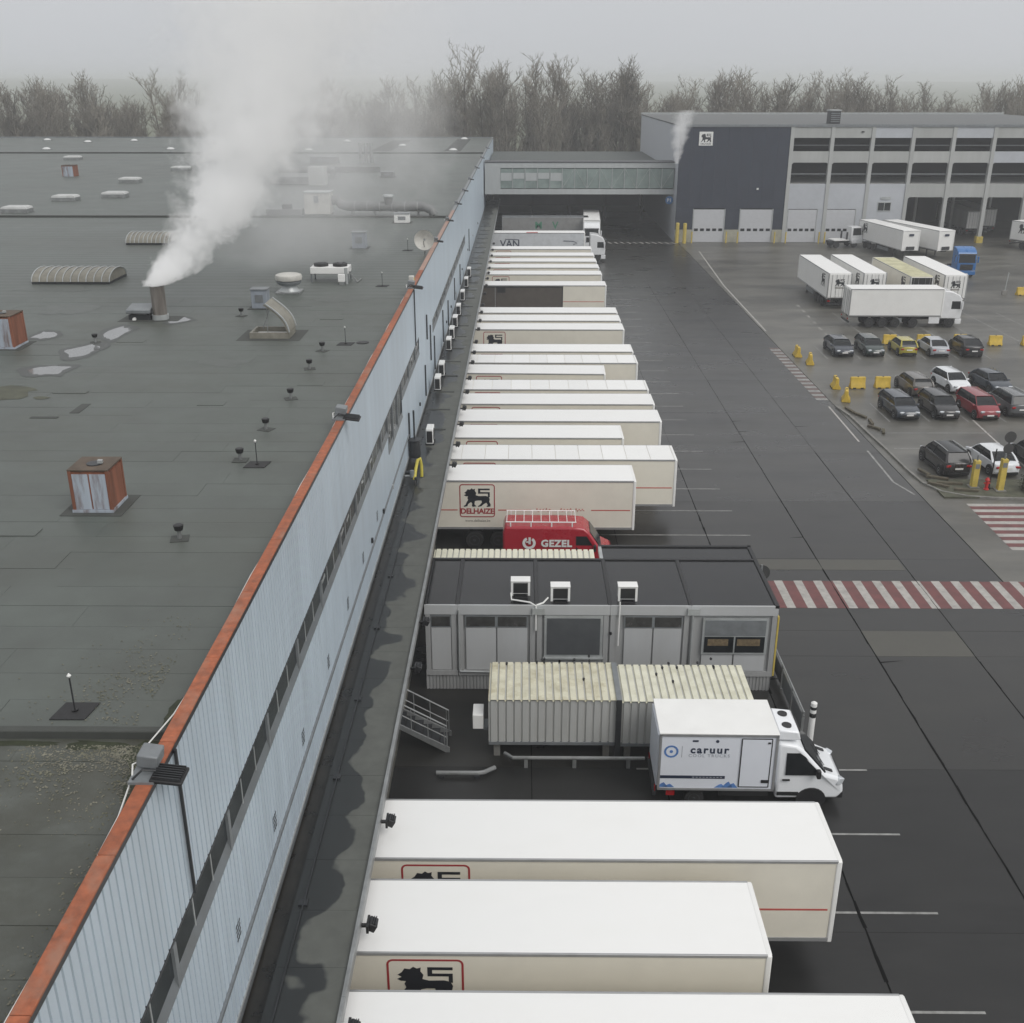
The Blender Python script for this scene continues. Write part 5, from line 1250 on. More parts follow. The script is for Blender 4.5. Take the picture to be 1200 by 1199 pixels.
MB().box(-0.2, 0.2, -0.4, 0.4, 0.0, 0.6).build('casing', white, acx, bevel=0.02); MB().box(0.2, 0.36, -0.3, 0.3, -0.1, 0.0).build('bracket', grmetal, acx); MB().cyl((-0.21, 0, 0.3), (-0.201, 0, 0.3), 0.22, n=14).build('fan_grille', dkmetal, acx)
gd = thing('guide_rail', 'galvanised tube guard rail along the foot of the ribbed containers', 'rail', (3.6, 33.2, 0))
MB().tube([(-4.2, 0.3, 0.42), (-3.9, 0, 0.42), (1.0, 0, 0.42)], 0.07, 8).build('tube', galv, gd)
for x in (-3.4, -1.6, 0.4): MB().box(x - 0.07, x + 0.07, -0.05, 0.05, 0, 0.36).build('post', galv, gd)
for x, y, rz, lb in ((-3.1, 32.6, 0, 'bent galvanised wheel guide on the wet ground by the steel stairs'), (-2.9, 51.3, 0, 'bent galvanised wheel guide on the dark ground behind the bright ribbed roof')):
    w_ = thing('wheel_guide', lb, 'rail', (x, y, 0), R(rz), 'wheel guides of the docks')
    MB().tube([(0, 0, 0.16), (1.55, 0, 0.16), (1.75, 0.05, 0.16), (2.15, 0.38, 0.14)], 0.085, 8).build('tube', galv, w_)
    for xx in (0.2, 1.5): MB().box(xx - 0.1, xx + 0.1, -0.12, 0.12, 0, 0.1).build('foot_plate', dkmetal, w_)
# steel stairs down from the dock
stt = thing('steel_stairs', 'dark steel stairs with handrails leading down from the loading dock', 'stairs', (-4.8, 34.7, 0))
for y in (-0.55, 0.55):
    MB().prism([(0, 1.15), (0, 1.35), (2.1, 0.2), (2.1, 0.0), (1.95, 0.0)], 'y', y - 0.03, y + 0.03).build('stringer', galv, stt)
    MB().tube([(-0.3, y, 2.3), (0.0, y, 2.3), (2.0, y, 1.15), (2.0, y, 0.1)], 0.03, 6).build('handrail', galv, stt); MB().tube([(0.0, y, 1.8), (2.0, y, 0.65)], 0.022, 6).build('mid_rail', galv, stt)
    for k in range(4): MB().cyl((0.05 + k * 0.62, y, 1.2 - k * 0.34), (0.05 + k * 0.62, y, 2.25 - k * 0.35), 0.02, n=6).build('baluster', galv, stt)
for k in range(6): MB().box(0.1 + k * 0.32, 0.40 + k * 0.32, -0.52, 0.52, 1.06 - k * 0.185, 1.1 - k * 0.185).build('tread', dkmetal, stt)
# guard fence and post by the cabin corner
gf = thing('guard_fence', 'low steel guard fence with plate panels running from the cabin corner', 'fence', (0, 0, 0))
A, B = Vector((10.95, 42.3, 0)), Vector((10.95, 35.4, 0))
for k in range(5):
    p_ = A.lerp(B, k / 4); MB().box(p_.x - 0.05, p_.x + 0.05, p_.y - 0.05, p_.y + 0.05, 0, 1.08).build('post', galv, gf)
    if k < 4:
        q_ = A.lerp(B, (k + 1) / 4); MB().box(10.93, 10.97, q_.y + 0.12, p_.y - 0.12, 0.15, 0.88).build('plate_panel', grmetal, gf)
for z in (1.08, 0.92): MB().tube([(10.95, 42.4, z), (10.95, 35.3, z)], 0.045, 6).build('rail', galv, gf)
bp = thing('marker_post', 'white marker post with two black bands beside the refrigerated truck', 'post', (10.78, 33.7, 0))
MB().cyl((0,0,0), (0,0,1.95), 0.115, n=14).build('shaft', whitepl, bp); MB().cyl((0,0,1.95), (0,0,2.13), 0.12, n=14).build('band', blackp, bp); MB().cyl((0,0,2.13), (0,0,2.28), 0.115, n=14).build('shaft', whitepl, bp)
MB().cyl((0,0,2.28), (0,0,2.40), 0.12, n=14).build('band', blackp, bp); MB().lathe([(0.115, 0), (0.115, 0.14), (0.05, 0.19), (0.004, 0.2)], (0,0,2.40), 14).build('cap', whitepl, bp)
rs = thing('traffic_sign', 'round traffic sign seen from its dark back behind the cabin roof corner', 'sign', (11.25, 45.3, 0))
MB().cyl((0,0,0), (0,0,2.75), 0.035, n=8).build('pole', galv, rs); MB().cyl((0.0, -0.04, 2.35), (0.0, -0.06, 2.35), 0.40, n=24).build('disc', M('sign_back', (0.05, 0.05, 0.05), rough=0.5), rs)
MB().box(-0.04, 0.04, -0.08, -0.061, 1.95, 2.75).build('back_strip', galv, rs); MB().box(-0.26, 0.26, -0.06, -0.04, 1.45, 1.86).build('plate', M('sign_back', (0.05,)*3), rs)
# ================================================================ CAR PARK FURNITURE
def barrier(x, y, rz, lb, grp):
    t = thing('plastic_barrier', lb, 'barrier', (x, y, 0), rz, grp)
    MB().prism([(-0.34, 0), (0.34, 0), (0.34, 0.14), (0.16, 0.42), (0.12, 0.95), (-0.12, 0.95), (-0.16, 0.42), (-0.34, 0.14)], 'x', -0.62, 0.62).build('body', yellowp, t, bevel=0.04)
    for xx in (-0.32, 0.32): MB().box(xx - 0.13, xx + 0.13, -0.36, 0.36, -0.0, 0.11).build('fork_slot', blackp, t)
    MB().cyl((0, 0, 0.95), (0, 0, 0.99), 0.07, n=10).build('filler_cap', blackp, t)
for x, y, rz, lb in ((25.55, 97.3, 88, 'yellow plastic barrier end on beside the faded walkway, next to the car row'), (26.0, 94.4, 80, 'yellow plastic barrier end on beside the walkway, second after the car row'),
                     (26.1, 86.3, 85, 'yellow plastic barrier end on near the pair of broadside barriers'), (25.9, 82.5, 75, 'yellow plastic barrier turned askew by the broken timbers'),
                     (27.9, 86.3, 2, 'yellow plastic barrier standing broadside, next to the end on barrier'), (30.0, 86.4, 0, 'yellow plastic barrier standing broadside beside the taupe estate car'),
                     (35.6, 102.2, 0, 'yellow plastic barrier at the nose of the olive yellow hatchback'), (38.9, 102.3, 0, 'yellow plastic barrier at the nose of the silver saloon'), (42.5, 102.4, 0, 'yellow plastic barrier behind the black sloping crossover'),
                     (45.7, 101.9, 0, 'yellow plastic barrier standing alone after the black crossover'), (48.9, 101.9, 0, 'yellow plastic barrier beyond the lone one in the barrier row'),
                     (59.5, 128.0, 10, 'yellow plastic barrier out in the yard behind the parked trailers')):
    barrier(x, y, R(rz), lb, 'yellow plastic barriers')
wood = M('weathered_timber', (0.10, 0.085, 0.06), rough=0.9, var=0.3, scale=4, dirt=0.5, dirtcol=(0.05, 0.06, 0.03))
for k, (x, y, a, l_) in enumerate(((25.4, 79.6, 95, 2.0), (25.8, 78.2, 110, 1.8), (26.1, 76.5, 80, 1.7), (25.9, 75.1, 120, 1.5), (26.3, 74.2, 70, 1.2), (26.1, 65.2, 100, 1.6), (26.6, 64.2, 150, 1.9), (27.0, 63.2, 170, 2.2), (26.2, 62.9, 140, 1.8), (27.6, 62.0, 165, 2.0))):
    far = k < 5
    t = tag(MB().box(-l_ * 0.36, l_ * 0.36, -0.11, 0.11, 0, 0.17).mod(lambda xx, yy, zz: (xx, yy + 0.05 * math.sin(xx * 2), zz + 0.03 * math.cos(xx * 3))).build('timber_beam', wood, bevel=0.03),
            'weathered timber beam lying by the kerb near the askew yellow barrier' if far else 'weathered timber beam on the kerb corner by the dark brown car', 'beam', 'timber by the barriers' if far else 'timber by the kerb corner')
    t.location = (x, y, 0.01 if far else 0.11); t.rotation_euler = (0, 0, R(a))
for x, y, h, lb in ((28.35, 62.8, 1.75, 'shorter square yellow post with lamp head beside the dark brown car'), (29.75, 62.2, 2.05, 'taller square yellow post beside the white saloon')):
    t = thing('access_post', lb, 'post', (x, y, 0.1))
    MB().box(-0.18, 0.18, -0.18, 0.18, 0, h).build('column', postyel, t, bevel=0.02); MB().box(-0.13, 0.13, -0.205, -0.182, h - 0.5, h - 0.2).build('panel', grmetal, t); MB().box(-0.3, 0.3, -0.3, 0.3, 0, 0.05).build('base_plate', kerbm, t)
    MB().cyl((0, 0, h), (0, 0, h + 0.35), 0.06, n=8).build('lamp_stem', grmetal, t)
sg2 = thing('traffic_sign', 'round sign and smaller plates on a pole behind the taller yellow post', 'sign', (30.0, 62.6, 0.1))
MB().cyl((0,0,0), (0,0,3.7), 0.045, n=8).build('pole', dkmetal, sg2); MB().cyl((0, -0.06, 3.35), (0, -0.08, 3.35), 0.36, n=22).build('disc', M('sign_back', (0.05,)*3), sg2); MB().cyl((0, -0.06, 2.6), (0, -0.08, 2.6), 0.32, n=22).build('disc', M('sign_back', (0.05,)*3), sg2)
MB().box(-0.2, 0.2, -0.08, -0.06, 1.75, 2.2).build('plate', M('sign_back', (0.05,)*3), sg2)
pl = thing('thin_pole', 'thin black leaning pole between the two yellow posts', 'pole', (29.2, 62.5, 0.1)); MB().cyl((0,0,0), (0.08, 0, 2.6), 0.04, n=8).build('shaft', blackp, pl); MB().cyl((0,0,0), (0,0,0.08), 0.12, n=10).build('foot', blackp, pl)
hy = thing('fire_hydrant', 'small red fire hydrant on the traffic island between the yellow posts', 'hydrant', (28.95, 62.3, 0.1))
MB().lathe([(0.16, 0), (0.16, 0.06), (0.10, 0.08), (0.10, 0.55), (0.15, 0.58), (0.15, 0.64), (0.08, 0.76), (0.02, 0.8)], n=14).build('barrel', redp, hy); MB().cyl((-0.18, 0, 0.42), (0.18, 0, 0.42), 0.05, n=8).build('outlet', redp, hy)
hg = thing('clipped_hedge', 'dark low clipped hedge at the end of the traffic island', 'hedge', (32.6, 62.0, 0.1))
lf = MB()
for k in range(2600):
    x, y, z = rnd.uniform(-1.6, 1.6), rnd.uniform(-0.6, 0.6), rnd.uniform(0.05, 0.95); s_ = 0.05; a = Vector((rnd.gauss(0,1), rnd.gauss(0,1), rnd.gauss(0,1))).normalized(); u = a.orthogonal().normalized() * s_; w = a.cross(u)
    c = Vector((x, y, z)); lf.add([c - u, c + w * .6, c + u, c - w * .6], [(0,1,2,3)])
tag(lf.build('foliage', M('hedge_leaves', (0.05, 0.06, 0.04), rough=0.7, var=0.3, scale=3), hg), kind='stuff'); MB().box(-1.4, 1.4, -0.4, 0.4, 0, 0.8).build('stems', wood, hg)
ac = thing('access_cabinet', 'grey roadside cabinet with mast beside a yellow barrier in the yard', 'cabinet', (57.6, 128.2, 0)); MB().box(-0.3, 0.3, -0.2, 0.2, 0, 0.5).build('base', kerbm, ac); MB().cyl((0, 0, 0.5), (0.1, 0, 2.6), 0.07, n=8).build('mast', ltmetal, ac)

# ================================================================ ROOF FURNITURE
RZ = 12.352
rust = M('rusted_sheet', (0.22, 0.085, 0.05), rough=0.8, var=0.4, scale=3, dirt=0.6, dirtcol=(0.09, 0.05, 0.035), dscale=2.5, streak=True)
paintrust = M('peeling_white_sheet', (0.36, 0.405, 0.46), rough=0.6, var=0.1, scale=2, dirt=0.9, dirtcol=(0.12, 0.06, 0.04), dscale=3.0, streak=True, dlo=0.48, dhi=0.66)
def rusty_box(x, y, w, d, h, lb, rz=0):
    t = thing('rusty_vent_box', lb, 'vent', (x, y, RZ), R(rz))
    MB().box(-w/2 - 0.35, w/2 + 0.35, -d/2 - 0.3, d/2 + 0.3, 0, 0.012).build('base_flashing', feltdark, t)
    MB().box(-w/2, w/2, -d/2, d/2, 0.012, h).build('core', rust, t)
    for k in range(2): MB().box(-w/2 + 0.05 + k * (w/2 - 0.03), -0.03 + k * (w/2 - 0.02), -d/2 - 0.03, -d/2 - 0.002, 0.1, h - 0.07).build('front_panel', paintrust, t)
    MB().box(w/2 + 0.002, w/2 + 0.03, -d/2 + 0.05, d/2 - 0.05, 0.1, h - 0.06).build('side_panel', rust, t)
    for sx in (-1, 1):
        for sy in (-1, 1): MB().box(sx * w/2 - 0.045, sx * w/2 + 0.045, sy * d/2 - 0.045, sy * d/2 + 0.045, 0.013, h + 0.03).build('corner_angle', rust, t)
    MB().box(-w/2 - 0.05, w/2 + 0.05, -d/2 - 0.05, d/2 + 0.05, h + 0.031, h + 0.07).build('lid', M('rust_brown_lid', (0.10, 0.075, 0.055), rough=0.8, var=0.3), t)
    MB().cyl((0.02, -0.05, h + 0.071), (0.02, -0.05, h + 0.10), 0.22, n=14).build('lid_plate', dkmetal, t); MB().box(0.12, 0.26, -0.1, 0.0, h + 0.10, h + 0.19).build('latch', ltmetal, t)
    MB().box(-w/2 - 0.06, w/2 + 0.06, -d/2 - 0.07, d/2 + 0.07, 0.013, 0.09).build('kerb_trim', paintrust, t)
    return t
rusty_box(-12.15, 28.45, 1.05, 1.05, 1.22, 'large square rusty vent box with peeling pale blue panels on the grey roof')
rusty_box(-23.85, 48.3, 1.3, 1.3, 1.45, 'rusty vent box with brown side beyond the pipe vents at the roof edge of view')
rusty_box(-57.5, 141, 1.4, 1.4, 1.4, 'small rusty vent box far across the roof beyond the flat rooflights')
# chimney with steam
ch = thing('steam_chimney', 'short round metal chimney pipe giving off thick white steam', 'chimney', (-18.6, 54.3, RZ))
stain = M('stained_steel', (0.24, 0.22, 0.20), rough=0.45, var=0.3, scale=3, metal=0.4, dirt=0.6, dirtcol=(0.09, 0.07, 0.055), streak=True)
MB().cyl((0,0,0.26), (0,0,1.72), 0.36, n=24).build('pipe', stain, ch, smooth=30); MB().cyl((0,0,0.01), (0,0,0.26), 0.42, n=24).build('collar', ltmetal, ch, smooth=30); MB().cyl((0,0,1.70), (0,0,1.86), 0.385, n=24).build('rim', dkmetal, ch, smooth=30)
MB().box(-0.75, 1.05, -0.6, 0.75, 0, 0.012).build('base_flashing', feltdark, ch)
for a in range(6): MB().cyl((0.30 * math.cos(a), 0.30 * math.sin(a), 1.86), (0.30 * math.cos(a), 0.30 * math.sin(a), 2.05), 0.012, n=5).build('cage_bar', dkmetal, ch)
vb = thing('vent_cowl', 'dark grey sloped vent cowl standing next to the steam chimney', 'vent', (-19.6, 54.4, RZ))
MB().box(-0.55, 0.55, -0.35, 0.5, 0, 0.28).build('base', dkmetal, vb); MB().prism([(-0.62, 0.42), (0.62, 0.42), (0.62, 0.62), (-0.62, 0.62)], 'y', -0.5, 0.55).mod(lambda x, y, z: (x, y, z + 0.16 * y)).build('hood', grmetal, vb, bevel=0.04)
for s_ in (-0.4, 0.4): MB().box(s_ - 0.05, s_ + 0.05, -0.3, 0.3, 0.28, 0.45).build('strut', dkmetal, vb)
MB().cyl((-0.25, -0.48, 0.05), (-0.25, -0.36, 0.05), 0.09, n=10).build('outlet', whitepl, vb); MB().box(-1.0, 1.0, -0.8, 0.8, -0.0, 0.01).build('base_flashing', feltdark, vb)
# barrel rooflights
polyc = M('aged_polycarbonate', (0.22, 0.21, 0.175), rough=0.5, var=0.2, scale=2, dirt=0.6, dirtcol=(0.11, 0.10, 0.08))
def barrel(x, y, L, W, lb):
    t = thing('barrel_rooflight', lb, 'rooflight', (x, y, RZ)); n_ = 10; hh = 0.62
    MB().box(-L/2, L/2, -W/2, W/2, 0, 0.14).build('kerb', dkmetal, t)
    seg = 10
    for k in range(seg):
        a0 = -L/2 + L * k / seg + 0.03; a1 = -L/2 + L * (k + 1) / seg - 0.03; rings = []
        for xx in (a0, a1): rings.append([(xx, -W/2 * math.cos(PI * q / n_), 0.142 + hh * math.sin(PI * q / n_)) for q in range(n_ + 1)])
        MB().loft(rings).build('glazing_sheet', polyc, t, smooth=40)
    for k in range(seg + 1):
        xx = -L/2 + L * k / seg; MB().tube([(xx, -(W/2 + 0.02) * math.cos(PI * q / n_), 0.15 + (hh + 0.02) * math.sin(PI * q / n_)) for q in range(n_ + 1)], 0.035, 4).build('glazing_bar', ltmetal, t)
    return t
barrel(-27.2, 65.8, 4.7, 3.0, 'large ribbed barrel rooflight, nearer the steam chimney'); barrel(-28.0, 82.3, 3.2, 2.9, 'smaller ribbed barrel rooflight partly veiled by the steam')
# open smoke hatch
oh = thing('smoke_hatch', 'roof hatch with its domed lid propped wide open', 'hatch', (-12.0, 50.6, RZ))
for a in ((-0.95, 0.95, -0.75, -0.65), (-0.95, 0.95, 0.65, 0.75), (-0.95, -0.85, -0.648, 0.648), (0.85, 0.95, -0.648, 0.648)): MB().box(*a, 0, 0.28).build('curb', polyc, oh)
MB().box(-0.84, 0.84, -0.64, 0.64, 0.01, 0.05).build('opening', whitepl, oh)
ld = MB(); rings = []
for k in range(7):
    f = k / 6; rings.append([(0.95 - 1.7 * f * 0.62 + 0.25 * math.sin(PI * f), -0.78, 0.3 + 1.35 * f), (0.95 - 1.7 * f * 0.62 + 0.25 * math.sin(PI * f), 0.78, 0.3 + 1.35 * f), (0.87 - 1.7 * f * 0.62 + 0.25 * math.sin(PI * f), 0.78, 0.25 + 1.35 * f), (0.87 - 1.7 * f * 0.62 + 0.25 * math.sin(PI * f), -0.78, 0.25 + 1.35 * f)])
lid = ld.loft(rings).build('lid', polyc, oh); 
for k in (0, 1): MB().tube([(r[k][0] + 0.02, r[k][1], r[k][2] + 0.02) for r in rings], 0.04, 5).build('lid_frame', ltmetal, lid)
MB().tube([(-0.1, -0.6, 0.2), (-0.05, -0.6, 1.55)], 0.02, 5).build('gas_strut', galv, oh); MB().tube([(-0.6, 0.6, 0.2), (-0.05, 0.6, 1.55)], 0.02, 5).build('gas_strut', galv, oh)
MB().box(-1.5, 1.5, -1.2, 1.2, 0, 0.008).build('base_flashing', feltdark, oh)
def simple_cabinet(x, y, w, d, h, lb, mat, cat='vent', rz=0):
    t = thing('roof_cabinet', lb, cat, (x, y, RZ if y < 98 else 12.472 if y < 186 else 12.622), R(rz))
    MB().box(-w/2 - 0.2, w/2 + 0.2, -d/2 - 0.2, d/2 + 0.2, 0, 0.02).build('base_flashing', feltdark, t); MB().box(-w/2, w/2, -d/2, d/2, 0.021, h).build('casing', mat, t, bevel=0.02)
    MB().box(-w/2 - 0.05, w/2 + 0.05, -d/2 - 0.05, d/2 + 0.05, h + 0.002, h + 0.06).build('cap', grmetal, t); MB().box(-w/4, w/4, -d/2 - 0.03, -d/2 - 0.002, h * 0.35, h * 0.75).build('louvre_panel', grmetal, t)
    return t
bluegrey = M('blue_grey_sheet', (0.26, 0.29, 0.33), rough=0.5, var=0.1, dirt=0.3, streak=True)
simple_cabinet(-14.1, 57.3, 0.85, 0.7, 1.0, 'blue grey roof cabinet standing right behind the open smoke hatch', bluegrey); simple_cabinet(-11.92, 79.5, 1.0, 0.9, 1.12, 'blue grey roof cabinet standing alone towards the ducts', bluegrey)
# roof fan
rf_ = thing('roof_fan', 'round white mushroom roof fan on a square base', 'fan', (-13.5, 61.9, RZ))
MB().box(-0.7, 0.7, -0.65, 0.65, 0, 0.08).build('base_plate', galv, rf_); MB().lathe([(0.6, 0.08), (0.42, 0.3), (0.42, 0.45)], n=20).build('stub', ltmetal, rf_, smooth=40)
MB().lathe([(0.62, 0.46), (0.72, 0.58), (0.72, 0.66), (0.60, 0.70)], n=24).build('louvre_ring', grmetal, rf_, smooth=40); MB().lathe([(0.74, 0.72), (0.78, 0.86), (0.74, 1.0), (0.60, 1.05), (0.03, 1.07)], n=24).build('drum', M('aged_white', (0.55, 0.54, 0.5), rough=0.5, var=0.1, dirt=0.4), rf_, smooth=40)
# condenser on legs
cd_ = thing('roof_condenser', 'white two fan condenser on tall legs beside the roof fan', 'condenser', (-11.7, 65.6, RZ))
MB().box(-1.15, 1.15, -0.55, 0.75, 0.52, 0.9).build('casing', white, cd_, bevel=0.02)
for x in (-0.58, 0.58):
    f = MB().cyl((x, 0.1, 0.9), (x, 0.1, 1.06), 0.44, n=20).build('fan', blackp, cd_)
    for a in range(3): MB().obox((x, 0.1, 1.075), (0.8, 0.1, 0.02), rz=a * 1.05).build('guard_bar', dkmetal, f)
for x in (-1.1, 1.1):
    for y in (-0.5, 0.7): MB().box(x - 0.04, x + 0.04, y - 0.04, y + 0.04, 0, 0.52).build('leg', grmetal, cd_)
MB().tube([(1.1, -0.3, 0.7), (1.7, -0.6, 0.06), (1.75, 0.6, 0.06)], 0.04, 5).build('pipe', galv, cd_)
cb2 = thing('control_box', 'small white control box on a stand in front of the condenser', 'box', (-10.85, 64.3, RZ)); MB().box(-0.2, 0.2, -0.1, 0.14, 0.18, 0.62).build('casing', white, cb2, bevel=0.02); MB().box(-0.15, 0.15, -0.1, 0.1, 0, 0.18).build('stand', galv, cb2); MB().cyl((0.24, 0.3, 0), (0.24, 0.3, 0.95), 0.1, n=10).build('cylinder', ltmetal, cb2)
# small pipe vents and lightning rods
def pipe_vent(x, y, lb):
    t = thing('pipe_vent', lb, 'vent', (x, y, RZ), rnd.uniform(-.4, .4), 'small pipe vents on the roof')
    MB().box(-0.24, 0.24, -0.22, 0.22, 0, 0.015).build('felt_patch', feltdark, t); MB().cyl((0,0,0.012), (0,0,0.24), 0.055, n=10).build('pipe', galv, t); MB().lathe([(0.05, 0.24), (0.11, 0.26), (0.14, 0.40), (0.10, 0.42)], n=12).build('cup', blackp, t)
for x, y, lb in ((-9.15, 26.06, 'small black cupped pipe vent near the large rusty box and coping'), (-9.09, 32.42, 'small black pipe vent beside a lightning rod in the line along the coping'), (-8.99, 35.69, 'small black pipe vent, second in the line from the paired rod towards the hatch'), (-8.91, 39.59, 'small black pipe vent, third in the line towards the open hatch'),
                 (-9.04, 44.18, 'small black pipe vent, fourth in the line towards the open hatch'), (-9.06, 47.41, 'small black pipe vent nearest the open hatch on its coping side'), (-14.63, 55.1, 'small black pipe vent on the far side of the open hatch'), (-19.99, 49.0, 'black pipe vent standing among the pale puddles near the chimney')): pipe_vent(x, y, lb)
def rod(x, y, lb, h=0.75):
    t = thing('lightning_rod', lb, 'rod', (x, y, RZ), 0, 'lightning rods on the roof')
    MB().box(-0.34, 0.34, -0.30, 0.30, 0, 0.018).mod(lambda a, b_, c: (a + b_ * 0.15, b_, c)).build('felt_mat', M('black_mat', (0.02, 0.02, 0.021), rough=0.7), t); MB().cyl((0,0,0.018), (0,0,0.05), 0.06, n=10).build('foot', blackp, t); MB().cyl((0,0,0.05), (0,0,h), 0.016, n=6).build('rod_shaft', dkmetal, t); MB().lathe([(0.01, 0), (0.045, 0.05), (0.01, 0.1)], (0,0,h), 8).build('tip', whitepl, t)
for x, y, lb in ((-8.67, 17.65, 'lightning rod on a black mat right behind the roof step'), (-8.45, 32.0, 'lightning rod on a mat beside a small pipe vent'), (-8.22, 48.8, 'lightning rod on a mat level with the open hatch'), (-8.36, 63.9, 'lightning rod on a mat level with the condenser'), (-8.28, 78.3, 'lightning rod on a mat near the satellite dish')): rod(x, y, lb)
tag(MB().lathe([(0.30, 0), (0.30, 0.02), (0.22, 0.035), (0.02, 0.04)], (-7.47, 49.1, RZ), 16).build('roof_outlet', blackp), 'flat round black roof outlet near the coping', 'outlet')
# duct work
gry = M('duct_grey', (0.16, 0.165, 0.165), rough=0.5, var=0.15, dirt=0.3)
ah = thing('air_handler', 'pale boxy air handling unit with long grey duct on the roof', 'air handler', (0, 0, 12.472))
MB().box(-19.6, -17.3, 98.6, 100.6, 0.1, 1.95).build('casing', M('aged_white', (0.55,)*3), ah, bevel=0.03); MB().box(-18.7, -18.3, 98.56, 98.598, 1.1, 1.7).build('access_window', grmetal, ah); MB().box(-19.7, -17.2, 98.5, 100.7, 1.952, 2.02).build('cap', ltmetal, ah)
MB().tube([(-17.3, 99.9, 1.2), (-16.8, 99.9, 1.2), (-16.5, 99.8, 0.85), (-15.9, 99.7, 0.7), (-8.9, 98.9, 0.75), (-8.2, 98.8, 0.5), (-8.0, 98.75, 0.05)], 0.42, 12).build('duct', gry, ah, smooth=50)
for k in range(6): MB().cyl((-15.2 + k * 1.15, 99.62 - k * 0.13, 0.72), (-15.12 + k * 1.15, 99.61 - k * 0.13, 0.72), 0.46, n=14).build('duct_flange', galv, ah)
for k in range(4): MB().box(-15.5 + k * 2.0, -15.35 + k * 2.0, 99.2, 99.9, 0, 0.32).build('duct_support', galv, ah)
MB().cyl((-12.1, 99.2, 0.9), (-12.1, 99.2, 1.55), 0.38, n=16).build('duct_riser', gry, ah); MB().lathe([(0.42, 1.5), (0.50, 1.62), (0.46, 1.75), (0.05, 1.8)], (-12.1, 99.2, 0), 16).build('duct_cowl', ltmetal, ah)
MB().box(-23.0, -19.8, 98.4, 99.6, 0.05, 0.55).build('low_duct', gry, ah); MB().box(-21.6, -20.8, 98.6, 99.3, 0.552, 0.95).build('damper', dkmetal, ah)
sb = simple_cabinet(-10.4, 94.6, 1.3, 0.9, 0.75, 'squat white roof unit in front of the grey duct', white, 'cabinet')
a2 = thing('air_handler', 'distant grey air handling unit half veiled by the steam', 'air handler', (0, 0, 12.472))
MB().box(-24.8, -22.9, 128.3, 130.3, 0, 2.0).build('casing', conc, a2); MB().box(-29.4, -24.9, 128.8, 130.2, 0.1, 0.9).build('low_duct', gry, a2); MB().tube([(-31, 141, 0.8), (-24.0, 141, 0.8), (-23.6, 138, 0.7)], 0.4, 10).build('duct', gry, a2); MB().box(-26, -19, 147.6, 148.8, 0, 0.7).build('low_duct', gry, a2)
for x in (-24.0, -23.2, -22.4):
    t = tag(MB().cyl((x, 165.4, 12.47), (x, 165.4, 15.2), 0.25, n=12).build('flue', galv), 'thin metal flue, one of three in a row towards the far end of the roof', 'flue', 'three flues in a row')
simple_cabinet(-29, 163.5, 4.0, 1.5, 0.9, 'long low grey roof unit beside the three flues', gry, 'cabinet'); simple_cabinet(-17.0, 140, 1.6, 1.2, 0.6, 'low dark roof cabinet beyond the long duct', gry, 'cabinet')
# flat rooflights and domes
def rooflight(x, y, w, d, lb):
    t = thing('flat_rooflight', lb, 'rooflight', (x, y, 12.472), 0, 'flat rooflights')
    MB().box(-w/2, w/2, -d/2, d/2, 0, 0.35).build('curb', galv, t); MB().lathe([(0.70, 0.0), (0.66, 0.16), (0.5, 0.24), (0.02, 0.27)], n=4).mod(lambda a, b_, c: ((a - b_) * 0.7071 * w / 0.99, (a + b_) * 0.7071 * d / 0.99, c + 0.351)).build('dome', M('aged_dome', (0.48, 0.49, 0.48), rough=0.4, var=0.1, dirt=0.3), t)
for x, y in ((-46.6, 100.9), (-46.2, 111.2), (-46.8, 132), (-69, 171), (-46.1, 150), (-42.4, 114.6)): rooflight(x, y, 2.4, 1.5, 'low flat rooflight with pale dome left of the steam plume')
dm = M('bright_dome', (0.6, 0.61, 0.60), rough=0.35, var=0.05)
for x, y in ((-95, 224), (-84.2, 217), (-82.5, 193.6), (-76.9, 222), (-61, 193.8), (-11.9, 229), (-11.9, 191.5), (-36.5, 191), (-34.4, 220), (-22, 205)):
    t = thing('dome_rooflight', 'small bright white dome rooflight on the far roof strip', 'rooflight', (x, y, 12.63), 0, 'white dome rooflights')
    t.scale = (0.75, 0.75, 0.75); MB().box(-0.95, 0.95, -0.95, 0.95, 0, 0.15).build('curb', galv, t); MB().lathe([(0.9, 0.15), (0.75, 0.36), (0.45, 0.5), (0.02, 0.55)], n=16).build('dome', dm, t, smooth=60)
# puddles and patches on the felt
wm_ = M('standing_water', (0.17, 0.175, 0.175), rough=0.08, var=0.1, spec=0.9)
def blob(x, y, rx, ry, z, mat, par, name, n_=22):
    pts = [(x + rx * (1 + 0.25 * math.sin(3 * a + x) + 0.12 * rnd.uniform(-1, 1)) * math.cos(a), y + ry * (1 + 0.25 * math.cos(2 * a + y) + 0.12 * rnd.uniform(-1, 1)) * math.sin(a)) for a in [2 * PI * k / n_ for k in range(n_)]]
    m = MB(); m.v = [(p[0], p[1], z) for p in pts]; m.f = [tuple(range(n_))]; return m.build(name, mat, par)
for x, y, rx, ry in ((-20.0, 43.8, 0.75, 0.9), (-19.95, 47.3, 0.65, 1.0), (-19.7, 51.0, 0.5, 1.5), (-17.6, 54.0, 0.5, 0.6), (-23.0, 50.5, 0.5, 0.9)):
    blob(x, y, rx * 1.5, ry * 1.5, RZ + 0.008, M('damp_felt', (0.075, 0.08, 0.077), rough=0.6), roof, 'damp_stain'); blob(x, y, rx, ry, RZ + 0.011, wm_, roof, 'puddle')
alg = M('algae_stain', (0.075, 0.078, 0.055), rough=0.8, var=0.3, scale=2)
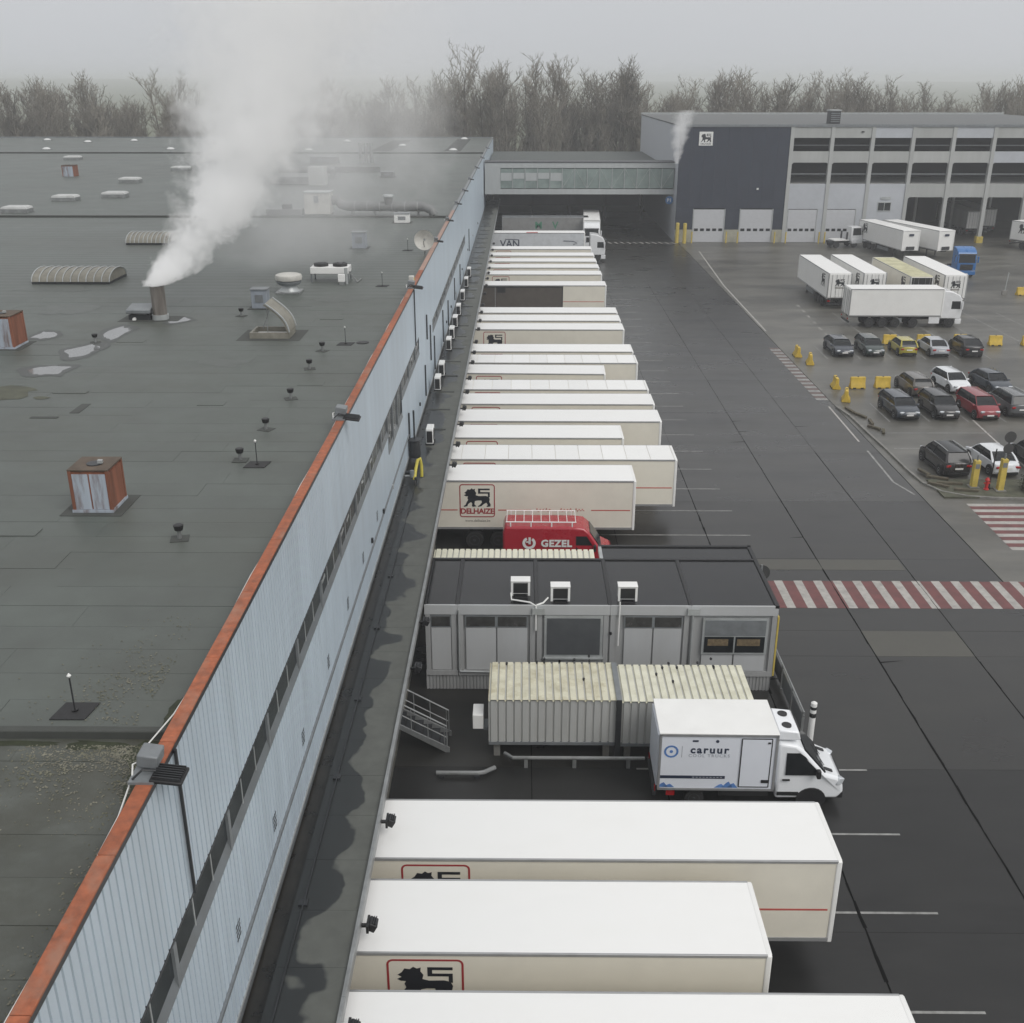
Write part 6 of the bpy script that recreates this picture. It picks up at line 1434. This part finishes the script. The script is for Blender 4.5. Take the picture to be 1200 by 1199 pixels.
for x, y, rx, ry in ((-20.4, 40.3, 1.3, 0.9), (-20.6, 38.0, 0.9, 0.4), (-18.6, 39.6, 0.3, 0.2)): blob(x, y, rx, ry, RZ + 0.008, alg, roof, 'damp_stain')
pond = []
for k in range(40):                                   # ponding marks and small repairs
    x_, y_ = rnd.uniform(-30, -8), rnd.uniform(19, 74)
    if len(pond) > 11 or any((x_ - p[0]) ** 2 + (y_ - p[1]) ** 2 < 36 for p in pond): continue
    pond.append((x_, y_))
    if abs(x_ + 12.1) < 2 and (abs(y_ - 28.5) < 2 or abs(y_ - 50.6) < 2.5): continue
    blob(x_, y_, rnd.uniform(0.5, 2.2), rnd.uniform(0.4, 1.6), RZ + 0.0052, M('ponding_mark', (0.074, 0.083, 0.074), rough=0.45, var=0.12, scale=1.5, world=True), roof, 'damp_stain', 30)
for k in range(9):
    x_, y_, a_, b_ = rnd.uniform(-26, -8), rnd.uniform(19, 60), rnd.uniform(0.3, 0.7), rnd.uniform(0.15, 0.4)
    MB().box(x_ - a_, x_ + a_, y_ - b_, y_ + b_, RZ, RZ + 0.013 + 0.0004 * k).build('felt_patch', felt, roof)
MB().box(-17.9, -16.9, 36.95, 37.15, RZ, RZ + 0.012).build('felt_patch', feltdark, roof); MB().box(-16.7, -16.35, 37.6, 38.8, RZ, RZ + 0.012).build('felt_patch', feltdark, roof)
# ---------------------------------------------------------------- fittings on the coping
def flood(y, lb, s_=1.0):
    t = thing('floodlight', lb, 'floodlight', (WX - 0.15, y, 12.8)); t.scale = (s_,) * 3
    MB().box(-0.24, 0.22, -0.28, 0.30, 0, 0.05).build('saddle', grmetal, t); MB().obox((0.02, 0.25, 0.24), (0.38, 0.42, 0.26), ry=0.15).build('ballast_box', grmetal, t, bevel=0.03)
    h = MB().obox((0.42, -0.02, 0.02), (0.58, 0.50, 0.07), ry=0.12).build('lamp_head', blackp, t, bevel=0.02)
    for k in range(7): MB().obox((0.42, -0.21 + k * 0.065, 0.075), (0.50, 0.018, 0.06), ry=0.12).build('cooling_fin', dkmetal, h)
    MB().tube([(-0.18, -0.2, 0.06), (0.0, -0.15, 0.22), (0.2, -0.05, 0.14)], 0.022, 6).build('bracket_arm', dkmetal, t); MB().tube([(-0.22, -0.1, 0.02), (-0.26, 0.1, 0.16), (-0.1, 0.2, 0.2)], 0.016, 5).build('cable', whitepl, t)
    return t
flood(15.0, 'grey floodlight with finned head clamped on the coping above the wall downpipe', 0.95)
flood(35.6, 'floodlight on the coping level with the line of small pipe vents', 1.0)
flood(60.8, 'floodlight on the coping level with the roof fan', 1.0)
for y in (79.5, 92, 105, 118, 132, 150, 170, 195): tag(flood(y, 'small dark floodlight on the weathered far part of the coping', 0.8), None, None, 'small floodlights along the far coping')
dh = thing('satellite_dish', 'white round satellite dish standing behind the faded coping', 'dish', (WX - 0.7, 76.5, 12.36))
MB().cyl((0,0,0), (0,0,0.7), 0.04, n=8).build('mast', galv, dh); dd = MB()
rings = []
for q in range(6):
    r_ = 0.08 + 0.62 * q / 5; rings.append([(r_ * math.cos(2*PI*k/20), -0.25 * (r_ / 0.7) ** 2, 1.0 + r_ * math.sin(2*PI*k/20)) for k in range(20)])
dd.loft(rings, cap=False).build('reflector', M('aged_white', (0.55,)*3), dh, smooth=60); MB().tube([(0, 0, 0.45), (0, -0.6, 0.75), (0, -0.62, 1.0)], 0.025, 5).build('feed_arm', dkmetal, dh)
sp2 = thing('siren_box', 'small white siren box on the coping by the floodlight near the roof fan', 'box', (WX - 0.2, 61.9, 12.8)); MB().box(-0.15, 0.15, -0.15, 0.15, 0.1, 0.5).build('casing', M('aged_white', (0.55,)*3), sp2, bevel=0.03); MB().box(-0.06, 0.06, -0.06, 0.06, 0, 0.1).build('foot', grmetal, sp2); MB().box(0.151, 0.17, -0.1, 0.1, 0.2, 0.4).build('horn_grille', postyel, sp2)
# ---------------------------------------------------------------- canopy top: condensers, yellow pipe, dock lamps
for x, y, lb in ((-5.2, 57.6, 'large white air conditioner on the canopy roof nearest the yellow bent pipe'), *[(-5.6, yq, 'white air conditioner in the row along the canopy and wall') for yq in (68.9, 72.6, 80.2, 84, 88.4, 93.3, 100, 107, 113)]):
    s_ = 1.0 if y < 60 else 0.95
    t = thing('wall_condenser', lb, 'air conditioner', (x, y, 4.6), 0, None if y < 60 else 'air conditioners along the canopy')
    MB().box(-0.2, 0.2, -0.5, 0.5, 0.1, 0.98).build('casing', white, t, bevel=0.03); MB().box(-0.16, 0.16, -0.52, -0.502, 0.18, 0.85).build('grille', blackp, t); MB().cyl((0.201, 0.0, 0.54), (0.215, 0.0, 0.54), 0.36, n=18).build('fan_guard', blackp, t)
    for yy_ in (-0.38, 0.38): MB().box(-0.25, 0.25, yy_ - 0.06, yy_ + 0.06, 0, 0.1).build('foot', blackp, t)
yp = thing('gas_pipe_bend', 'yellow painted gas pipe bend with valve on the canopy roof', 'pipe', (-5.5, 51.6, 4.6))
MB().tube([(-0.5, 0.1, 0.35), (-0.1, 0.0, 0.35), (0.0, -0.2, 0.3), (0.05, -0.45, 0.2), (0.05, -0.5, 0.02)], 0.09, 10).build('lower_pipe', dkmetal, yp); MB().tube([(0.0, -0.45, 0.15), (0.05, -0.1, 0.6), (0.12, 0.3, 0.95), (0.22, 0.5, 0.98), (0.3, 0.45, 0.6), (0.3, 0.4, 0.02)], 0.085, 10).build('yellow_pipe', M('gas_yellow', (0.55, 0.47, 0.06), rough=0.4, dirt=0.3), yp, smooth=60)
MB().cyl((-0.12, -0.3, 0.25), (-0.12, -0.3, 0.6), 0.12, n=12).build('valve', grmetal, yp); MB().tube([(-0.5, -0.3, 0.3), (0.0, -0.3, 0.32)], 0.05, 8).build('branch', galv, yp)
db = thing('roof_drum', 'dark round drum standing between wall and air conditioner on the canopy', 'drum', (-5.85, 55.2, 4.6)); MB().lathe([(0.3, 0), (0.32, 0.1), (0.3, 0.9), (0.36, 0.95), (0.36, 1.0), (0.02, 1.06)], n=16).build('body', dkmetal, db, smooth=40); MB().cyl((0, 0, 1.05), (0, 0, 2.6), 0.05, n=8).build('vent_pipe', dkmetal, db)
for y in [17.3, 20.4, 24.35, 36.2, 32.75] + [r_[1] - 0.2 for r_ in rows[3:]] + [88, 104, 108.4, 116]:
    t = thing('dock_lamp', 'small black dock lamp on the canopy edge', 'lamp', (-3.9, y, 4.42), 0, 'dock lamps along the canopy edge')
    MB().box(0.0, 0.16, -0.04, 0.04, 0.02, 0.09).build('arm', blackp, t); MB().obox((0.27, 0, 0.09), (0.22, 0.30, 0.22), ry=0.5).build('head', blackp, t, bevel=0.02); MB().box(0.14, 0.20, -0.2, 0.2, -0.02, 0.2).build('yoke', blackp, t); [MB().obox((0.30 + 0.05 * k, 0, 0.19), (0.02, 0.26, 0.1), ry=0.5).build('cooling_fin', dkmetal, t) for k in (-1, 0, 1)]
# ================================================================ STEAM
def plume(name, label, pts, dens, nscale, grp=None):
    """closed skin around a rising path; density falls off from the path and is broken up by noise. pts: (x, y, z, r)"""
    o0 = Vector(pts[0][:3]); zz = pts[-1][2] - pts[0][2]
    m = MB(); n_ = 16; rings = []
    for i, p in enumerate(pts):
        a = Vector(pts[max(0, i-1)][:3]); b_ = Vector(pts[min(len(pts)-1, i+1)][:3])
        rr = p[3] * 1.45
        rings.append([(p[0] - o0.x + rr * math.cos(2*PI*k/n_), p[1] - o0.y + rr * math.sin(2*PI*k/n_), p[2] - o0.z) for k in range(n_)])
    mt = bpy.data.materials.new(name + '_vapour'); mt.use_nodes = True; n, l = mt.node_tree.nodes, mt.node_tree.links
    n.remove(n['Principled BSDF']); out = n['Material Output']
    pv = n.new('ShaderNodeVolumePrincipled'); pv.inputs['Color'].default_value = (1.0, 1.0, 1.0, 1); pv.inputs['Anisotropy'].default_value = 0.0
    l.new(pv.outputs[0], out.inputs['Volume'])
    t = n.new('ShaderNodeTexCoord'); nz = n.new('ShaderNodeTexNoise'); nz.inputs['Scale'].default_value = nscale; nz.inputs['Detail'].default_value = 6; nz.inputs['Roughness'].default_value = 0.68
    l.new(t.outputs['Object'], nz.inputs['Vector'])
    s_ = n.new('ShaderNodeSeparateXYZ'); l.new(t.outputs['Object'], s_.inputs[0])
    tz = n.new('ShaderNodeMath'); tz.operation = 'DIVIDE'; tz.inputs[1].default_value = zz; l.new(s_.outputs[2], tz.inputs[0])
    def curve(vals, lo, hi):
        c = n.new('ShaderNodeFloatCurve'); l.new(tz.outputs[0], c.inputs['Value']); cv = c.mapping.curves[0]
        while len(cv.points) < len(vals): cv.points.new(0.5, 0.5)
        for p, (a, v) in zip(cv.points, vals): p.location = (a, (v - lo) / (hi - lo)); p.handle_type = 'AUTO'
        c.mapping.use_clip = False; c.mapping.update()
        r = n.new('ShaderNodeMapRange'); r.clamp = False; r.inputs[3].default_value = lo; r.inputs[4].default_value = hi; l.new(c.outputs[0], r.inputs[0]); return r.outputs[0]
    T_ = [(p[2] - o0.z) / zz for p in pts]
    def rng(v): 
        lo, hi = min(v), max(v); return (lo, hi if hi - lo > 1e-3 else lo + 1)
    vx = [p[0] - o0.x for p in pts]; vy = [p[1] - o0.y for p in pts]; vr_ = [p[3] for p in pts]
    cx = curve(list(zip(T_, vx)), *rng(vx)); cy = curve(list(zip(T_, vy)), *rng(vy)); rr = curve(list(zip(T_, vr_)), *rng(vr_))
    def math2(op, a, b_):
        q = n.new('ShaderNodeMath'); q.operation = op
        for i, v in enumerate((a, b_)):
            if isinstance(v, (int, float)): q.inputs[i].default_value = v
            else: l.new(v, q.inputs[i])
        return q.outputs[0]
    dx = math2('SUBTRACT', s_.outputs[0], cx); dy = math2('SUBTRACT', s_.outputs[1], cy)
    d = math2('SQRT', math2('ADD', math2('MULTIPLY', dx, dx), math2('MULTIPLY', dy, dy)), 0)
    d = math2('DIVIDE', d, rr)
    f = math2('SUBTRACT', 1.0, d)
    nn = math2('MULTIPLY', math2('SUBTRACT', nz.outputs['Fac'], 0.5), 2.6)
    f = math2('MAXIMUM', math2('ADD', f, nn), 0.0)
    f = math2('MINIMUM', f, 1.0)
    dcv = curve(list(zip(T_, dens)), 0.0, max(dens))
    l.new(math2('MULTIPLY', f, dcv), pv.inputs['Density'])
    o = tag(m.loft(rings).build(name, mt), label, 'steam', grp); o.location = o0
    return o
plume('steam_plume', 'thick white steam plume drifting up from the round chimney',
      [(-18.7, 54.3, 14.1, 0.6), (-18.1, 54.5, 14.6, 1.05), (-16.9, 55.0, 15.8, 1.5), (-15.5, 55.5, 17.4, 2.05), (-14.5, 56.0, 19.3, 2.6), (-13.5, 56.5, 21.5, 3.6), (-12.9, 57.2, 24.0, 4.7), (-11.8, 58.0, 27.0, 6.0), (-10.0, 59.0, 31.0, 7.2)],
      [30.0, 24.0, 16.0, 9.0, 4.5, 1.9, 0.75, 0.4, 0.25], 0.8)
plume('thin_steam', 'thin veil of steam drifting over the ducts towards the wall', [(-16.0, 68, 12.9, 5.0), (-14.2, 72, 15.5, 7.5), (-12.0, 76, 19.0, 8.5), (-10.5, 80, 24.5, 8.0), (-9.0, 84, 30.0, 7.0)], [0.05, 0.10, 0.11, 0.07, 0.03], 0.22)
plume('small_steam', 'small wisp of steam rising from the end of the footbridge', [(23.4, 170.4, 12.0, 0.4), (23.5, 170.4, 13.6, 0.8), (23.6, 170.4, 15.6, 1.2), (24.0, 170.4, 17.6, 1.6), (24.6, 170.4, 19.6, 1.9)], [3.0, 2.2, 1.4, 0.8, 0.2], 0.7)
# ================================================================ HAZE
hz = MB().box(-2620, 2620, -320, 4420, -3.0, 36.0)
hm = bpy.data.materials.new('haze_air'); hm.use_nodes = True; n = hm.node_tree.nodes; n.remove(n['Principled BSDF'])
pv = n.new('ShaderNodeVolumePrincipled'); pv.inputs['Color'].default_value = (0.93, 0.945, 0.97, 1); pv.inputs['Density'].default_value = 0.0007; pv.inputs['Anisotropy'].default_value = 0.2
hm.node_tree.links.new(pv.outputs[0], n['Material Output'].inputs['Volume'])
hzo = hz.build('haze', hm); tag(hzo, 'pale winter haze lying over the whole site', 'haze', kind='stuff')
